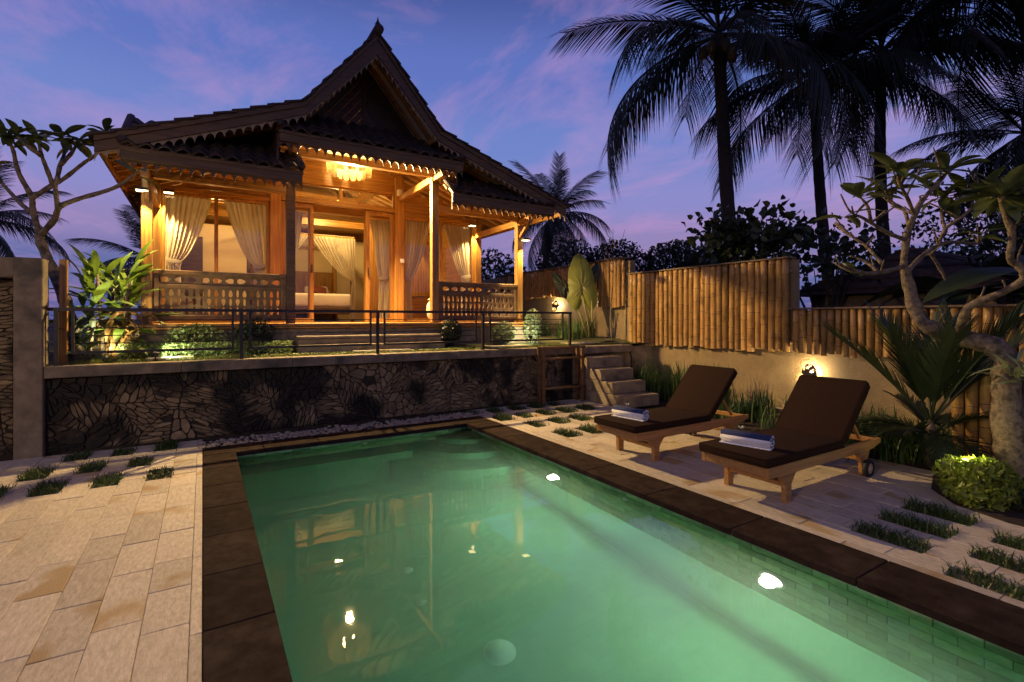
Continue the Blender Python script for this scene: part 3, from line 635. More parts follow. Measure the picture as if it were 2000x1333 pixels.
def window(x0, x1, z0, z1, mull=(), nm='window', fw=.05, y=YW):
    f = MB()
    f.box(((x0+x1)/2, y, z0+fw/2), (x1-x0-2*fw, .055, fw)); f.box(((x0+x1)/2, y, z1-fw/2), (x1-x0-2*fw, .055, fw))
    for x in (x0+fw/2, x1-fw/2): f.box((x, y, (z0+z1)/2), (fw, .06, z1-z0))
    for x in mull: f.box((x, y, (z0+z1)/2), (.06, .05, z1-z0-2*fw))
    w_ = f.build(nm, WZ, hs); xs_ = [x0+fw]+list(mull)+[x1-fw]
    for a, b in zip(xs_, xs_[1:]): MB().box(((a+b)/2, y, (z0+z1)/2), (b-a, .006, z1-z0-2*fw+.01)).build('pane', GLASS, w_)
    return w_
window(-.59, 1.04, FZ+.02, 3.64, (.20,)); window(3.60, 5.28, FZ+.02, 3.64, (4.46,)); window(1.24, 3.40, 3.785, 4.075, (2.32,), 'transom', .03)
for x0, x1, y in ((1.24, 1.82, YW+.03), (2.82, 3.40, YW+.03), (1.66, 1.70, 0), (0, 0, 0)):
    if y: d = window(x0, x1, FZ+.005, 3.69, (), 'door', .075, y); MB().box((x1-.04 if x0 < 2 else x0+.04, y-.05, 2.45), (.02, .03, .16)).build('handle', BLACKP, d)
for x0, x1 in ((1.70, 1.86), (2.78, 2.94)): hb('door_leaf_edge', WZ, ((x0+x1)/2, YW+.11, (FZ+3.69)/2), (.09, .10, 3.69-FZ-.01), .006)
# --- room
for x in (-.67, 5.36): hb('side_wall', WY, (x, 12.4, (FZ+3.84)/2), (.08, 4.24, 3.84-FZ-.02), 0)
hb('back_wall', CREAM, (CX, 14.45, 2.55), (5.9, .08, 2.24), 0); MB().prism([(-.6, 3.68), (5.28, 3.68), (5.28, 3.8), (CX+KX, 4.52), (CX, 5.9), (CX-KX, 4.52), (-.6, 3.8)], 14.42, 14.49, 'y').build('back_gable', WX, hs)
hb('partition', WZ, (4.35, 12.35, 2.55), (1.9, .07, 2.24), 0); hb('bathroom_wall', CREAM, (.15, 12.9, 2.5), (1.4, .08, 2.15), 0); hb('bathroom_door', WD, (-.25, 12.83, 2.35), (.5, .05, 1.85), .01)
for y in (11.4, 13.0): hbeam('ceiling_tie', WX, (-.62, y, 3.86), (5.3, y, 3.86), .13, .16); hbeam('collar_beam', WX, (CX-1.1, y, 4.5), (CX+1.1, y, 4.5), .09, .12)
for sg in (-1, 1): hbeam('purlin', WY, (CX+sg*1.08, 8.7, 4.5), (CX+sg*1.08, 14.4, 4.5), .12, .14); hbeam('roof_strut', WZ, (CX+sg*1.9, 11.4, 3.95), (CX+sg*1.12, 11.4, 4.45), .08, .09)
# fittings on the house
sp = hb('wall_box', WHITEP, (3.47, YW-.15, 4.10), (.09, .10, .13), .01); hb('switch_plate', WHITEP, (3.55, YW-.10, 2.70), (.085, .02, .085), .006)
# down-lights with real lamps
def downlight(x, y, z, p, ax, ay, az, cone=70):
    o = MB().box((x, y, z), (.15, .12, .035), e=.006).build('downlight', BLACKP, hs); MB().box((x, y, z-.022), (.13, .10, .008)).build('lamp_face', WARM, o)
    lamp('SPOT', (x, y, z-.04), p, (1, .68, .25), .03, hs, (ax, ay, az), cone, .5, 'downlight_lamp')
downlight(-.68, YP-.19, 3.20, 330, -.66, YP-.08, 1.4); downlight(5.36, YP-.19, 3.04, 330, 5.34, YP-.08, 1.4)
downlight(-.48, YW-.16, 3.60, 520, -.46, YW+.04, 1.4); downlight(5.16, YW-.16, 3.60, 520, 5.16, YW+.04, 1.4)
downlight(4.55, 12.25, 3.55, 150, 4.55, 12.3, 1.4, 90)

# --- curtains: each a thing of its own
def curtain(name, label, x_anchor, x_free, y, z0, z1, zt, gather, mat, folds=8, amp=.045, tie=True, group='linen curtains of the house', cat='curtain', flare=1.15):
    t = thing(name, label, cat, (x_anchor, y, z0), 0, group); W = x_free-x_anchor; ni, nj = folds*6, 26; mb = MB()
    for j in range(nj+1):
        z = z1+(z0-z1)*j/nj
        if z > zt: f = (z-zt)/(z1-zt); wv = gather+(1-gather)*f**.62
        else: f = (zt-z)/max(.01, zt-z0); wv = gather*(1+(flare-1)*f)
        for i in range(ni+1):
            u0 = i/ni; u = u0+.022*math.sin(2*PI*2.3*u0+x_anchor*5)*math.sin(PI*u0)+.012*math.sin(2*PI*4.1*u0+x_anchor*9)*math.sin(PI*u0); am = amp*(.35+.65*wv)*(.75+.4*math.sin(5.3*u0+x_anchor*3)**2)
            mb.v.append((x_anchor+W*wv*u, y+am*math.sin(2*PI*folds*u0+.5*math.sin(3*z+u*4))+.01*math.sin(z*5+u*9), z+.012*math.sin(u*9)*(1 if j else 0)))
    mb.f = [(j*(ni+1)+i, j*(ni+1)+i+1, (j+1)*(ni+1)+i+1, (j+1)*(ni+1)+i) for j in range(nj) for i in range(ni)]
    mb.build('drape', mat, t, True)
    if tie:
        c = x_anchor+W*gather*.5; hw = abs(W*gather)*.5+.02; MB().lathe([(1, -.035), (1.06, 0), (1, .035)], 20, Matrix.Translation((c, y, zt)) @ Matrix.Rotation(.18 if W > 0 else -.18, 4, 'Y') @ Matrix.Diagonal((hw, .05, 1, 1))).build('tie_band', mat, t, True)
    return t
YC = YW+.13
curtain('window_curtain', 'brightly lit linen curtain tied back by the corner post near the pillar', -.57, .14, YC, FZ+.05, 3.60, 2.48, .34, CURT)
curtain('window_curtain', 'linen curtain tied toward the door post in the window nearest the pillar', 1.02, .32, YC, FZ+.05, 3.60, 2.45, .30, CURT)
curtain('door_curtain', 'linen curtain behind the glass door at the dark veranda post', 1.28, 1.66, YC+.06, FZ+.05, 3.55, 2.4, .45, CURT, 6)
curtain('door_curtain', 'narrow linen curtain behind the glass door beside the light switch', 3.36, 2.98, YC+.06, FZ+.05, 3.55, 2.35, .55, CURT, 6)
curtain('window_curtain', 'shaded linen curtain drawn toward the light switch post', 3.63, 4.28, YC, FZ+.05, 3.60, 2.35, .30, CURT)
curtain('window_curtain', 'linen curtain tied at the lit house corner nearest the bamboo fence', 5.24, 4.60, YC, FZ+.05, 3.60, 2.45, .32, CURT)

# --- bed with its net
bd = thing('canopy_bed', 'four-poster bed with white mattress seen through the open door', 'bed', (2.1, 13.2, FZ))
BX0, BX1, BY0, BY1 = 1.0, 3.12, 12.25, 14.25
hb('bed_frame', WD, ((BX0+BX1)/2, (BY0+BY1)/2, 1.68), (BX1-BX0, BY1-BY0, .16), .01, None).parent = bd
for o in (bpy.context.scene.objects[-1],): pass
bf = [o for o in COL.objects if o.name.startswith('bed_frame')][-1]; bf.matrix_parent_inverse = Matrix.Translation(-Vector(bd.location))
soft(MB().box(((BX0+BX1)/2, (BY0+BY1)/2, 1.92), (BX1-BX0-.1, BY1-BY0-.08, .32)).build('mattress', LINEN, bd), .06, 4)
for x in (BX0+.05, BX1-.05):
    for y in (BY0+.05, BY1-.05):
        MB().box((x, y, (FZ+3.40)/2), (.09, .09, 3.40-FZ), e=.008).build('bed_post', WD if y < 13 else WZ, bd)
for a, b in (((BX0, BY0+.05), (BX1, BY0+.05)), ((BX0, BY1-.05), (BX1, BY1-.05)), ((BX0+.05, BY0), (BX0+.05, BY1)), ((BX1-.05, BY0), (BX1-.05, BY1))): MB().beam((*a, 3.42), (*b, 3.42), .05, .05).build('canopy_rail', WZ, bd)
MB().box(((BX0+BX1)/2, (BY0+BY1)/2, 3.45), (BX1-BX0, BY1-BY0, .004)).build('canopy_roof', NET, bd)
MB().box(((BX0+BX1)/2, BY1+.06, 2.3), (BX1-BX0, .05, .9), e=.01).build('headboard', WZ, bd)
curtain('bed_net', 'sheer white net swept to the bed post nearest the light switch', BX1, BX0+1.1, BY0-.02, FZ+.05, 3.40, 2.42, .07, NET, 13, .02, False, 'bed nets', 'net', 1.9)
curtain('bed_net', 'sheer white net swept to the bed post behind the curtained door', BX0, BX1-1.05, BY0-.02, FZ+.05, 3.40, 2.42, .07, NET, 13, .02, False, 'bed nets', 'net', 1.9)
for k, (x, y, sx_, sz_, m_, lb) in enumerate(((2.55, 13.9, .6, .17, LINEN, 'plump white pillow at the head of the bed'), (2.45, 13.2, .42, .13, MAROON, 'small maroon cushion lying on the white bed'), (1.6, 13.9, .6, .17, LINEN, 'white pillow on the bed side behind the door stile'))):
    o = soft(MB().box((0, 0, 0), (sx_, .32, sz_)).build('pillow', m_), sz_*.45, 4); o.location = (x, y, 2.06+sz_*.5+.07); o.rotation_euler = (R(35), R(12 if m_ is MAROON else 0), 0); tag(o, lb, 'pillow')
# pot by the door, box on the partition
pt = thing('ceramic_jar', 'pale round ceramic jar standing beside the carved balustrade', 'jar', (3.98, 9.35, FZ))
MB().lathe([(.001, 0), (.10, 0), (.16, .10), (.19, .24), (.17, .36), (.13, .42), (.15, .45), (.13, .45), (.11, .42)], 24, Matrix.Translation((3.98, 9.35, FZ))).build('body', TERRA, pt, True)
MB().lathe([(.15, .44), (.165, .455), (.15, .47)], 24, Matrix.Translation((3.98, 9.35, FZ))).build('rim', TERRA, pt, True)
ch = thing('wooden_chest', 'low teak cabinet against the lit plank partition', 'cabinet', (4.5, 11.9, FZ))
MB().box((4.5, 11.95, FZ+.32), (.9, .45, .55), e=.01).build('body', WX, ch); MB().box((4.5, 11.95, FZ+.62), (.98, .5, .04), e=.006).build('top', WX, ch)
for x in (4.08, 4.92): MB().box((x, 11.95, FZ+.03), (.07, .4, .06)).build('foot', WX, ch)

# --- chandelier of overlapping shell petals
cz_, cyy = 4.34, 9.55
chd = thing('shell_chandelier', 'glowing pendant lamp of pale woven petals under the veranda gable', 'chandelier', (CX, cyy, cz_))
pet = MB(); ni, nj = 6, 8
for j in range(nj+1):
    f = j/nj; z = .27-.50*f; rr = .37*(.90+.14*math.sin(PI*f*.8)); hw = .098*math.sin(PI*(.10+.74*f))**.6
    for i in range(ni+1):
        a = (i/ni-.5)*2; pet.v.append(((rr+.075*(1-a*a)), hw*a, z))
pet.f = [(j*(ni+1)+i, j*(ni+1)+i+1, (j+1)*(ni+1)+i+1, (j+1)*(ni+1)+i) for j in range(nj) for i in range(ni)]
pme = pet.mesh('petal', SHELL, True)
for k in range(11): place('petal', pme, chd, (CX, cyy, cz_+.05), (0, 0, 2*PI*k/11), (.9, .9, .92))
for k in range(9): place('petal', pme, chd, (CX, cyy, cz_-.10), (0, 0, 2*PI*k/9+.3), (.50, .62, .5))
MB().tube([(CX, cyy, cz_+.24), (CX, cyy, 5.7)], .008, 6).build('cord', BLACKP, chd); MB().lathe([(.40, .25), (.42, .262), (.40, .275)], 28, Matrix.Translation((CX, cyy, cz_))).build('ring', LAMPM, chd, True)
MB().lathe([(.001, -.05), (.03, -.04), (.045, 0), (.03, .045), (.001, .06)], 14, Matrix.Translation((CX, cyy, cz_+.24))).build('bulb', WARM, chd, True)
lamp('POINT', (CX, cyy, cz_+.06), 90, (1, .64, .22), .10, chd, name='chandelier_light')
lamp('SPOT', (CX, cyy-.02, cz_-.40), 2800, (1, .67, .29), .06, chd, (CX+1.0, 4.6, -.5), 150, .5, 'chandelier_deck_spot')  # added spot without a fixture, throws the chandelier's light onto the deck
# room pendant
rp_ = thing('room_lamp', 'small warm ceiling lamp hanging inside the bedroom roof', 'lamp', (2.6, 11.7, 4.2))
MB().lathe([(.03, .16), (.10, .10), (.16, 0), (.15, -.01), (.09, .09)], 20, Matrix.Translation((2.6, 11.7, 4.0))).build('shade', SHELL, rp_, True); MB().tube([(2.6, 11.7, 4.15), (2.6, 11.7, 5.0)], .006, 6).build('cord', BLACKP, rp_)
lamp('POINT', (2.6, 11.7, 3.93), 230, (1, .64, .21), .08, rp_, name='room_light'); lamp('POINT', (.2, 11.6, 3.3), 40, (1, .64, .21), .08, rp_, name='room_corner_light')

# ================================================================== BOUNDARY WALL AND BAMBOO
bw = thing('boundary_wall', 'rough ochre rendered wall carrying the bamboo fence', 'wall', (8, 6, 0))
for y0, y1, zt in ((7.99, 15.0, 2.78), (4.40, 7.99, 2.44), (-3, 4.40, 1.62)):
    MB().box((8.08, (y0+y1)/2, zt/2-.05), (.16, y1-y0, zt+.1)).build('wall_section', PLAS, bw)
MB().box((7.985, 7.97, 1.7), (.09, .07, 1.56), e=.01).build('wall_edge', PLAS, bw)
MB().box((7.94, 5.4, .02), (.10, 5.6, .06), e=.01).build('kerb', CONC2, bw)
def pole(mb, x, y, z0, z1, r, rr, mats):
    n = 10; z = z0; rings = []; nxt = z0+rr.uniform(.06, .3)
    rings.append((z0, r, 0))
    while nxt < z1-.03:
        rings += [(nxt-.014, r, 0), (nxt-.006, r*1.07, 1), (nxt+.004, r*.97, 1), (nxt+.012, r*1.03, 0)]; nxt += rr.uniform(.22, .34)
    rings.append((z1, r*rr.uniform(.97, 1.0), 0)); ax, ay = rr.uniform(-.008, .008), rr.uniform(-.012, .012); b0 = len(mb.v)
    for zz, q, m in rings:
        f = (zz-z0)/(z1-z0)
        for k in range(n): mb.v.append((x+ax*f+q*math.cos(2*PI*k/n), y+ay*f+q*math.sin(2*PI*k/n), zz))
    for i in range(len(rings)-1):
        for k in range(n): mb.f.append((b0+i*n+k, b0+i*n+(k+1) % n, b0+(i+1)*n+(k+1) % n, b0+(i+1)*n+k)); mats.append(1 if rings[i][2] and rings[i+1][2] else 0)
    mb.f.append(tuple(b0+(len(rings)-1)*n+k for k in range(n))); mats.append(0)
def fence(label, y0, y1, z0, z1, x, n, seed, cap=True):
    t = thing('bamboo_fence', label, 'fence', (x, (y0+y1)/2, z0), 0, 'bamboo panels along the boundary'); rr = random.Random(seed); sp = (y1-y0)/n
    for i in range(n):
        mb = MB(); ms = []; pole(mb, x+rr.uniform(-.01, .01), y0+sp*(i+.5), z0+rr.uniform(-.04, .02), z1+rr.uniform(-.012, .0), sp*rr.uniform(.36, .5), rr, ms)
        me = mb.mesh('bamboo_pole', BAM, True); me.materials.append(BNODE); me.polygons.foreach_set('material_index', ms); place('bamboo_pole', me, t)
    for z in (z0+.15, z1-.2): MB().tube([(x+.07, y0, z), (x+.07, y1, z)], .03, 8).build('backing_rail', BAM, t, True)
    if cap: MB().box((x+.04, (y0+y1)/2, z1+.014), (.24, y1-y0+.03, .028), e=.005).build('cap_board', CAPW, t)
fence('distant shaded bamboo panel on the wall beyond the elephant ear plant', 9.0, 13.6, 2.08, 2.80, 7.90, 42, 1)
fence('short bright bamboo panel beside the thin bare sapling', 8.06, 8.93, 1.76, 2.82, 7.90, 8, 2)
fence('tallest and widest bamboo panel above the farther lounger', 4.42, 7.93, .97, 2.45, 7.92, 29, 3)
fence('low bamboo panel behind the nearer lounger and the frangipani', 1.2, 4.38, .97, 1.635, 7.92, 31, 4)
bx = thing('bamboo_enclosure', 'waist-high bamboo screen standing on the soil behind the palm', 'screen', (6.75, 1.4, 0), 0, 'bamboo panels along the boundary'); rr = random.Random(5)
for i in range(10):
    mb = MB(); ms = []; pole(mb, 6.76, 2.0-.105*i, -.02, 1.02+rr.uniform(-.01, .01), .049*rr.uniform(.9, 1.05), rr, ms); me = mb.mesh('bamboo_pole', BAM, True); me.materials.append(BNODE); me.polygons.foreach_set('material_index', ms); place('bamboo_pole', me, bx)
MB().box((6.78, 1.5, 1.04), (.16, 1.15, .03), e=.006).build('cap_board', CAPW, bx); MB().box((7.35, 2.05, .5), (1.1, .04, 1.0)).build('side_board', WD, bx)

# wall lamps: slit coconut-shell domes
def wall_lamp(label, y, z, p):
    t = thing('wall_lamp', label, 'lamp', (7.99, y, z), 0, 'shell lamps on the boundary wall'); mb = MB(); na, nb = 14, 10
    for j in range(nb+1):
        f = j/nb*PI/2
        for i in range(na): a = 2*PI*i/na; mb.v.append((7.99-.075-.09*math.cos(f)**.8, y+.11*math.sin(f)*math.cos(a+.35*math.sin(f)), z+.145*math.sin(f)*math.sin(a+.35*math.sin(f))))
    for j in range(nb):
        for i in range(na):
            if 3 <= j <= 7 and i in (1, 3, 5, 8, 10, 12): continue
            mb.f.append((j*na+i, (j+1)*na+i, (j+1)*na+(i+1) % na, j*na+(i+1) % na))
    mb.build('shade', LAMPM, t, True); MB().lathe([(.001, 0), (.03, 0), (.03, .03), (.001, .03)], 14, Matrix.Translation((8.0, y, z)) @ Matrix.Rotation(R(-90), 4, 'Y')).build('back_plate', BLACKP, t)
    MB().lathe([(.001, -.015), (.01, -.01), (.013, 0), (.01, .01), (.001, .015)], 10, Matrix.Translation((7.925, y, z+.085))).build('bulb', INT, t, True)
    lamp('POINT', (7.945, y, z), p, (1, .72, .36), .02, t, name='wall_lamp_light')
wall_lamp('slit shell lamp glowing on the wall behind the nearer lounger', 4.12, .66, 34)
wall_lamp('slit shell lamp on the wall above the terrace by the elephant ear plant', 10.6, 1.84, 26)

# ================================================================== BAMBOO TOWEL RACK, HOSE
rk = thing('drying_rack', 'dark wooden drying rack standing against the stone wall beside the steps', 'rack', (5.4, 7.15, 0))
for x in (4.98, 5.84):
    for y, q in ((7.02, .0), (7.2, .06)): MB().box((x+q*.5, y, .5), (.06, .045, 1.0), e=.005).build('upright', CAR, rk)
for z, y in ((.985, 7.02), (.985, 7.2), (.80, 7.02), (.28, 7.02), (.28, 7.2)): MB().tube([(4.96, y-.03, z), (5.88, y-.03, z)], .018, 8).build('crossbar', CAR, rk, True)
hp = [(7.05, 7.9, TZ+.04), (7.1, 7.5, TZ+.07), (7.22, 7.28, .95), (7.26, 7.22, .75), (7.26, 7.22, .1)]
tag(MB().tube(hp, .018, 8).build('garden_hose', RUB, None, True), 'black hose hanging over the landing beside the steps', 'hose')

# ================================================================== SUN LOUNGERS
lg = thing('sun_lounger', 'nearer teak lounger with dark brown cushion and small wheels', 'lounger', (3.72, 2.56, 0), 0, 'sun loungers by the pool')
def lb(name, c, d, mat=LNG, e=.006, par=None): return MB().box(c, d, e=e).build(name, mat, par or lg, local=True)
def lbeam(name, a, b, w_, h_, mat=LNG, par=None): return MB().beam(a, b, w_, h_, e=.005).build(name, mat, par or lg, local=True)
for s in (-1, 1):
    MB().prism([(.02, .25), (.02, .33), (1.9, .335), (1.9, .29), (1.74, .255), (1.62, .245), (.42, .245), (.25, .235)], s*.29-.016, s*.29+.016, 'y').build('side_rail', LNG, lg, local=True)
    MB().prism([(.29, 0), (.36, 0), (.365, .15), (.42, .225), (.46, .245), (.16, .245), (.22, .22), (.285, .15)], s*.262-.03, s*.262+.012, 'y').build('front_leg', LNG, lg, local=True)
    MB().prism([(1.58, .02), (1.64, .02), (1.66, .12), (1.70, .17), (1.74, .25), (1.46, .25), (1.53, .20), (1.575, .13)], s*.262-.02, s*.262+.012, 'y').build('rear_leg', LNG, lg, local=True)
    wh = MB().lathe([(.05, -.02), (.078, -.02), (.082, 0), (.078, .02), (.05, .02)], 24).build('wheel', RUB, lg, True, local=True); wh.location = (1.63, s*.315, .082); wh.rotation_euler = (R(90), 0, 0)
    MB().lathe([(.001, -.014), (.056, -.014), (.056, .014), (.02, .016), (.018, .024), (.001, .024)], 24).build('rim', WHEEL, wh)
    lbeam('back_prop', (1.50, s*.20, .58), (1.72, s*.20, .33), .03, .025)
lb('front_rail', (.035, 0, .29), (.035, .545, .075)); lb('rear_rail', (1.86, 0, .305), (.04, .545, .05)); lb('front_stretcher', (.325, 0, .15), (.045, .50, .05)); lb('tray', (1.1, 0, .215), (.46, .46, .02)); lb('axle_bar', (1.62, 0, .16), (.04, .50, .04))
for k in range(12): lb('slat', (.12+.094*k, 0, .327), (.06, .545, .018))
A = R(46); hx, hz_ = 1.2, .335
Mb = Matrix.Translation((hx, 0, hz_)) @ Matrix.Rotation(-A, 4, 'Y')
bf = MB()
for s in (-1, 1): bf.box((.34, s*.25, 0), (.68, .04, .035), Mb, .004)
bf.box((.02, 0, 0), (.04, .46, .03), Mb); bf.box((.66, 0, 0), (.04, .46, .03), Mb)
back = bf.build('backrest', LNG, lg, local=True)
for k in range(6): MB().box((.12+.09*k, 0, .004), (.06, .46, .014), Mb, .003).build('slat', LNG, back)
cs = soft(MB().box((.585, 0, .372), (1.21, .635, .07)).build('seat_cushion', CUSH, lg, local=True), .022, 4)
cb_ = soft(MB().box((.36, 0, .055), (.70, .635, .07), Mb).build('back_cushion', CUSH, lg, local=True), .022, 4)
for cu, hx_, cxx, zz, M_ in ((cs, .605, .585, .372, None), (cb_, .35, .36, .055, Mb)):
    for dz in (.029, -.029):
        P = [(cxx-hx_+.02, -.3195), (cxx+hx_-.02, -.3195), (cxx+hx_-.002, -.30), (cxx+hx_-.002, .30), (cxx+hx_-.02, .3195), (cxx-hx_+.02, .3195), (cxx-hx_+.002, .30), (cxx-hx_+.002, -.30), (cxx-hx_+.02, -.3195)]
        P = [Vector((p[0], p[1]*.988, zz+dz)) for p in P]; P = [M_ @ p for p in P] if M_ is not None else P; MB().tube(P, .0055, 6).build('piping', CUSH, cu, True)
l2 = copy_tree(lg); l2.location = (3.72, 3.945, 0); l2['label'] = 'farther teak lounger with dark brown cushion, beside the grass squares'

def towel(loc, rz, label, flab):
    t = thing('rolled_towel', label, 'towel', loc, rz, 'rolled towels on the loungers'); n = 96; turns = 3.6; L = .205; V = []; F = []; mi = []
    for i in range(n+1):
        a = 2*PI*turns*i/n; r = .064-.0140*turns*(i/n)
        for rr_, yy in ((r, -L), (r, L), (r-.010, L), (r-.010, -L)): V.append((rr_*math.cos(a+2.2), yy+.004*math.sin(i*1.7)*(1 if yy > 0 else -1), rr_*math.sin(a+2.2)+.063))
    for i in range(n):
        a = (2*PI*i*turns/n+2.2) % (2*PI); b0 = i*4
        for k in range(4): F.append((b0+k, b0+(k+1) % 4, b0+4+(k+1) % 4, b0+4+k)); mi.append(1 if (k == 0 and R(58) < a < R(158)) or (k in (1, 3) and (i//5) % 2) else 0)
    F += [(0, 1, 2, 3), (n*4+3, n*4+2, n*4+1, n*4)]; mi += [0, 0]
    me = MB().add(V, F).mesh('roll', TWH, True); me.materials.append(TBL); me.polygons.foreach_set('material_index', mi); me.polygons.foreach_set('use_smooth', [q % 4 in (0, 2) for q in range(len(mi))]); place('roll', me, t, local=True)
    MB().box((-.045, 0, .006), (.05, .42, .010), e=.003).build('loose_flap', TWH, t, local=True)
    f = thing('frangipani_flower', flab, 'flower', (loc[0]+.01, loc[1]+.06, loc[2]+.128), rz, 'flowers on the towels'); p = MB()
    for j in range(5):
        for i in range(5): w_ = .013*math.sin(PI*(.15+.8*j/4)); p.v.append((.034*j/4, (i/4-.5)*2*w_, .012*(j/4)**2+.003*(i/4-.5)**2*4))
    p.f = [(j*5+i, j*5+i+1, (j+1)*5+i+1, (j+1)*5+i) for j in range(4) for i in range(4)]; pme_ = p.mesh('petal', PETAL, True)
    for k in range(5): place('petal', pme_, f, (0, 0, 0), (0, -.35, 2*PI*k/5), local=True)
towel((3.99, 2.60, .405), R(14), 'rolled white towel with navy stripe on the nearer lounger', 'cream frangipani flower on the nearer rolled towel')
towel((3.99, 3.98, .405), R(8), 'rolled white towel with navy stripe on the farther lounger', 'cream frangipani flower on the farther rolled towel')

# ================================================================== PLANTS
def leaf_mesh(name, mat, L, W, nj=7, fold=.25, droop=.35, tipw=.05, peak=.45, wave=0):
    mb = MB()
    for j in range(nj+1):
        f = j/nj; wv = W*max(tipw*(1-f), math.sin(PI*f**(math.log(.5)/math.log(peak)))**.8) if 0 < f < 1 else W*.06*(1-f)+.0005
        a = droop*f; x = L*math.sin(a+1e-4)/(droop+1e-4); z = -L*(1-math.cos(a))/(droop+1e-4)
        for i, s in enumerate((-1, -.5, 0, .5, 1)): mb.v.append((x, s*wv, z+abs(s)*wv*fold+wave*wv*math.sin(f*14+s)))
    mb.f = [(j*5+i, j*5+i+1, (j+1)*5+i+1, (j+1)*5+i) for j in range(nj) for i in range(4)]
    return mb.mesh(name, mat, True)
def branch(mb, pts, r0, r1, n=7, rr=None):
    P = [Vector(p) for p in pts]; Q = []                       # smooth with Catmull-Rom
    for i in range(len(P)-1):
        a, b, c, d = P[max(i-1, 0)], P[i], P[i+1], P[min(i+2, len(P)-1)]
        for k in range(4):
            t = k/4; Q.append(.5*((2*b)+(c-a)*t+(2*a-5*b+4*c-d)*t*t+(3*b-a-3*c+d)*t**3))
    Q.append(P[-1]); m = len(Q)
    mb.tube(Q, [(r0+(r1-r0)*i/(m-1))*(1+.07*math.sin(i*2.3)+.05*math.sin(i*5.1)+.09*noise.noise(Vector(Q[i])*9)) for i in range(m)], n)
FL = leaf_mesh('leaf', L_FRAN, .34, .055, 7, .3, .5, peak=.55); FL2 = leaf_mesh('leaf', L_FRAN, .28, .046, 7, .3, .9, peak=.55)
def frangipani(label, base, br, rads, seed, nleaf, lsc, tips):
    t = thing('frangipani_tree', label, 'tree', base); rr = random.Random(seed)
    mb = MB(); branch(mb, br['trunk'], *rads['trunk'], n=16); mb.v = [tuple(Vector(v)+noise.noise_vector(Vector(v)*11)*rads['trunk'][0]*.13) for v in mb.v]; mb.build('trunk', BARK, t, True)
    for k, p in br.items():
        if k == 'trunk': continue
        mb = MB(); branch(mb, p, *rads.get(k, rads['*']))
        for q in range(4 if len(p) > 3 and seed == 8 else 0):
            j = rr.randrange(1, len(p)-1); a0 = Vector(p[j]); dd = (Vector(p[j+1])-Vector(p[j])).normalized(); sd = Vector((rr.gauss(0, 1), rr.gauss(0, 1), rr.uniform(.2, 1.2))).normalized(); ln_ = rr.uniform(.12, .36)
            branch(mb, [a0, a0+(dd*.4+sd*.6)*ln_*.5, a0+(dd*.2+sd*.8)*ln_+Vector((0, 0, ln_*.25))], .011, .007, 6)
        mb.build('limb', BARK, t, True)
        if k in tips:
            d = (Vector(p[-1])-Vector(p[-2])).normalized(); nl = tips[k] if isinstance(tips, dict) else nleaf
            for i in range(nl):
                az = 2.4*i+rr.uniform(-.3, .3); el = rr.uniform(.1, .95) if i < nl*.7 else rr.uniform(-.5, .2)
                o = place('leaf', FL if i % 2 else FL2, t, Vector(p[-1])+d*rr.uniform(-.03, .02), (rr.uniform(-.4, .4), -el, az), lsc*rr.uniform(.75, 1.15))
    return t
LB = {'trunk': [(-1.30, 7.98, .95), (-1.36, 8.02, 1.35), (-1.41, 8.05, 1.64), (-1.51, 8.11, 1.96), (-1.6, 8.16, 2.2), (-1.68, 8.21, 2.42), (-1.7, 8.22, 2.54)],
 'A': [(-1.7, 8.22, 2.54), (-1.75, 8.2, 2.81), (-1.75, 8.14, 2.96), (-1.83, 8.07, 3.17), (-1.86, 8.03, 3.31), (-1.87, 7.98, 3.44), (-1.91, 7.94, 3.58)],
 'A2': [(-1.75, 8.14, 2.94), (-1.57, 8.15, 3.12), (-1.46, 8.2, 3.24), (-1.28, 8.26, 3.48), (-1.19, 8.26, 3.57), (-1.1, 8.27, 3.73), (-1.07, 8.24, 3.88)],
 'A3': [(-1.56, 8.14, 3.14), (-1.59, 8.04, 3.28), (-1.62, 7.94, 3.43), (-1.64, 7.89, 3.6)], 'A4': [(-1.62, 7.94, 3.42), (-1.69, 7.81, 3.46), (-1.8, 7.81, 3.57)],
 'A5': [(-1.53, 8.18, 3.17), (-1.53, 8.35, 3.42), (-1.51, 8.46, 3.61), (-1.53, 8.47, 3.81)], 'A6': [(-1.52, 8.35, 3.44), (-1.44, 8.47, 3.63), (-1.39, 8.5, 3.78)],
 'B': [(-1.69, 8.22, 2.51), (-1.52, 8.0, 2.68), (-1.44, 7.83, 2.81), (-1.24, 7.59, 2.88), (-0.97, 7.3, 2.94), (-0.82, 7.15, 2.99), (-0.7, 7.02, 3.06), (-0.65, 6.99, 3.12)],
 'B2': [(-1.45, 7.83, 2.79), (-1.44, 7.65, 2.98), (-1.41, 7.57, 3.12)], 'A7': [(-1.76, 8.2, 2.78), (-1.92, 8.48, 2.92), (-2.18, 8.87, 3.22), (-2.32, 8.96, 3.41)]}
frangipani('slender frangipani with sparse leaves rising beside the concrete pillar', (-1.3, 7.98, .95), LB, {'trunk': (.075, .045), '*': (.030, .014), 'A': (.036, .016), 'B': (.036, .014)}, 4, 8, .95, {'A': 13, 'A2': 17, 'A3': 12, 'A4': 12, 'A5': 14, 'A6': 12, 'B': 4, 'A7': 12})
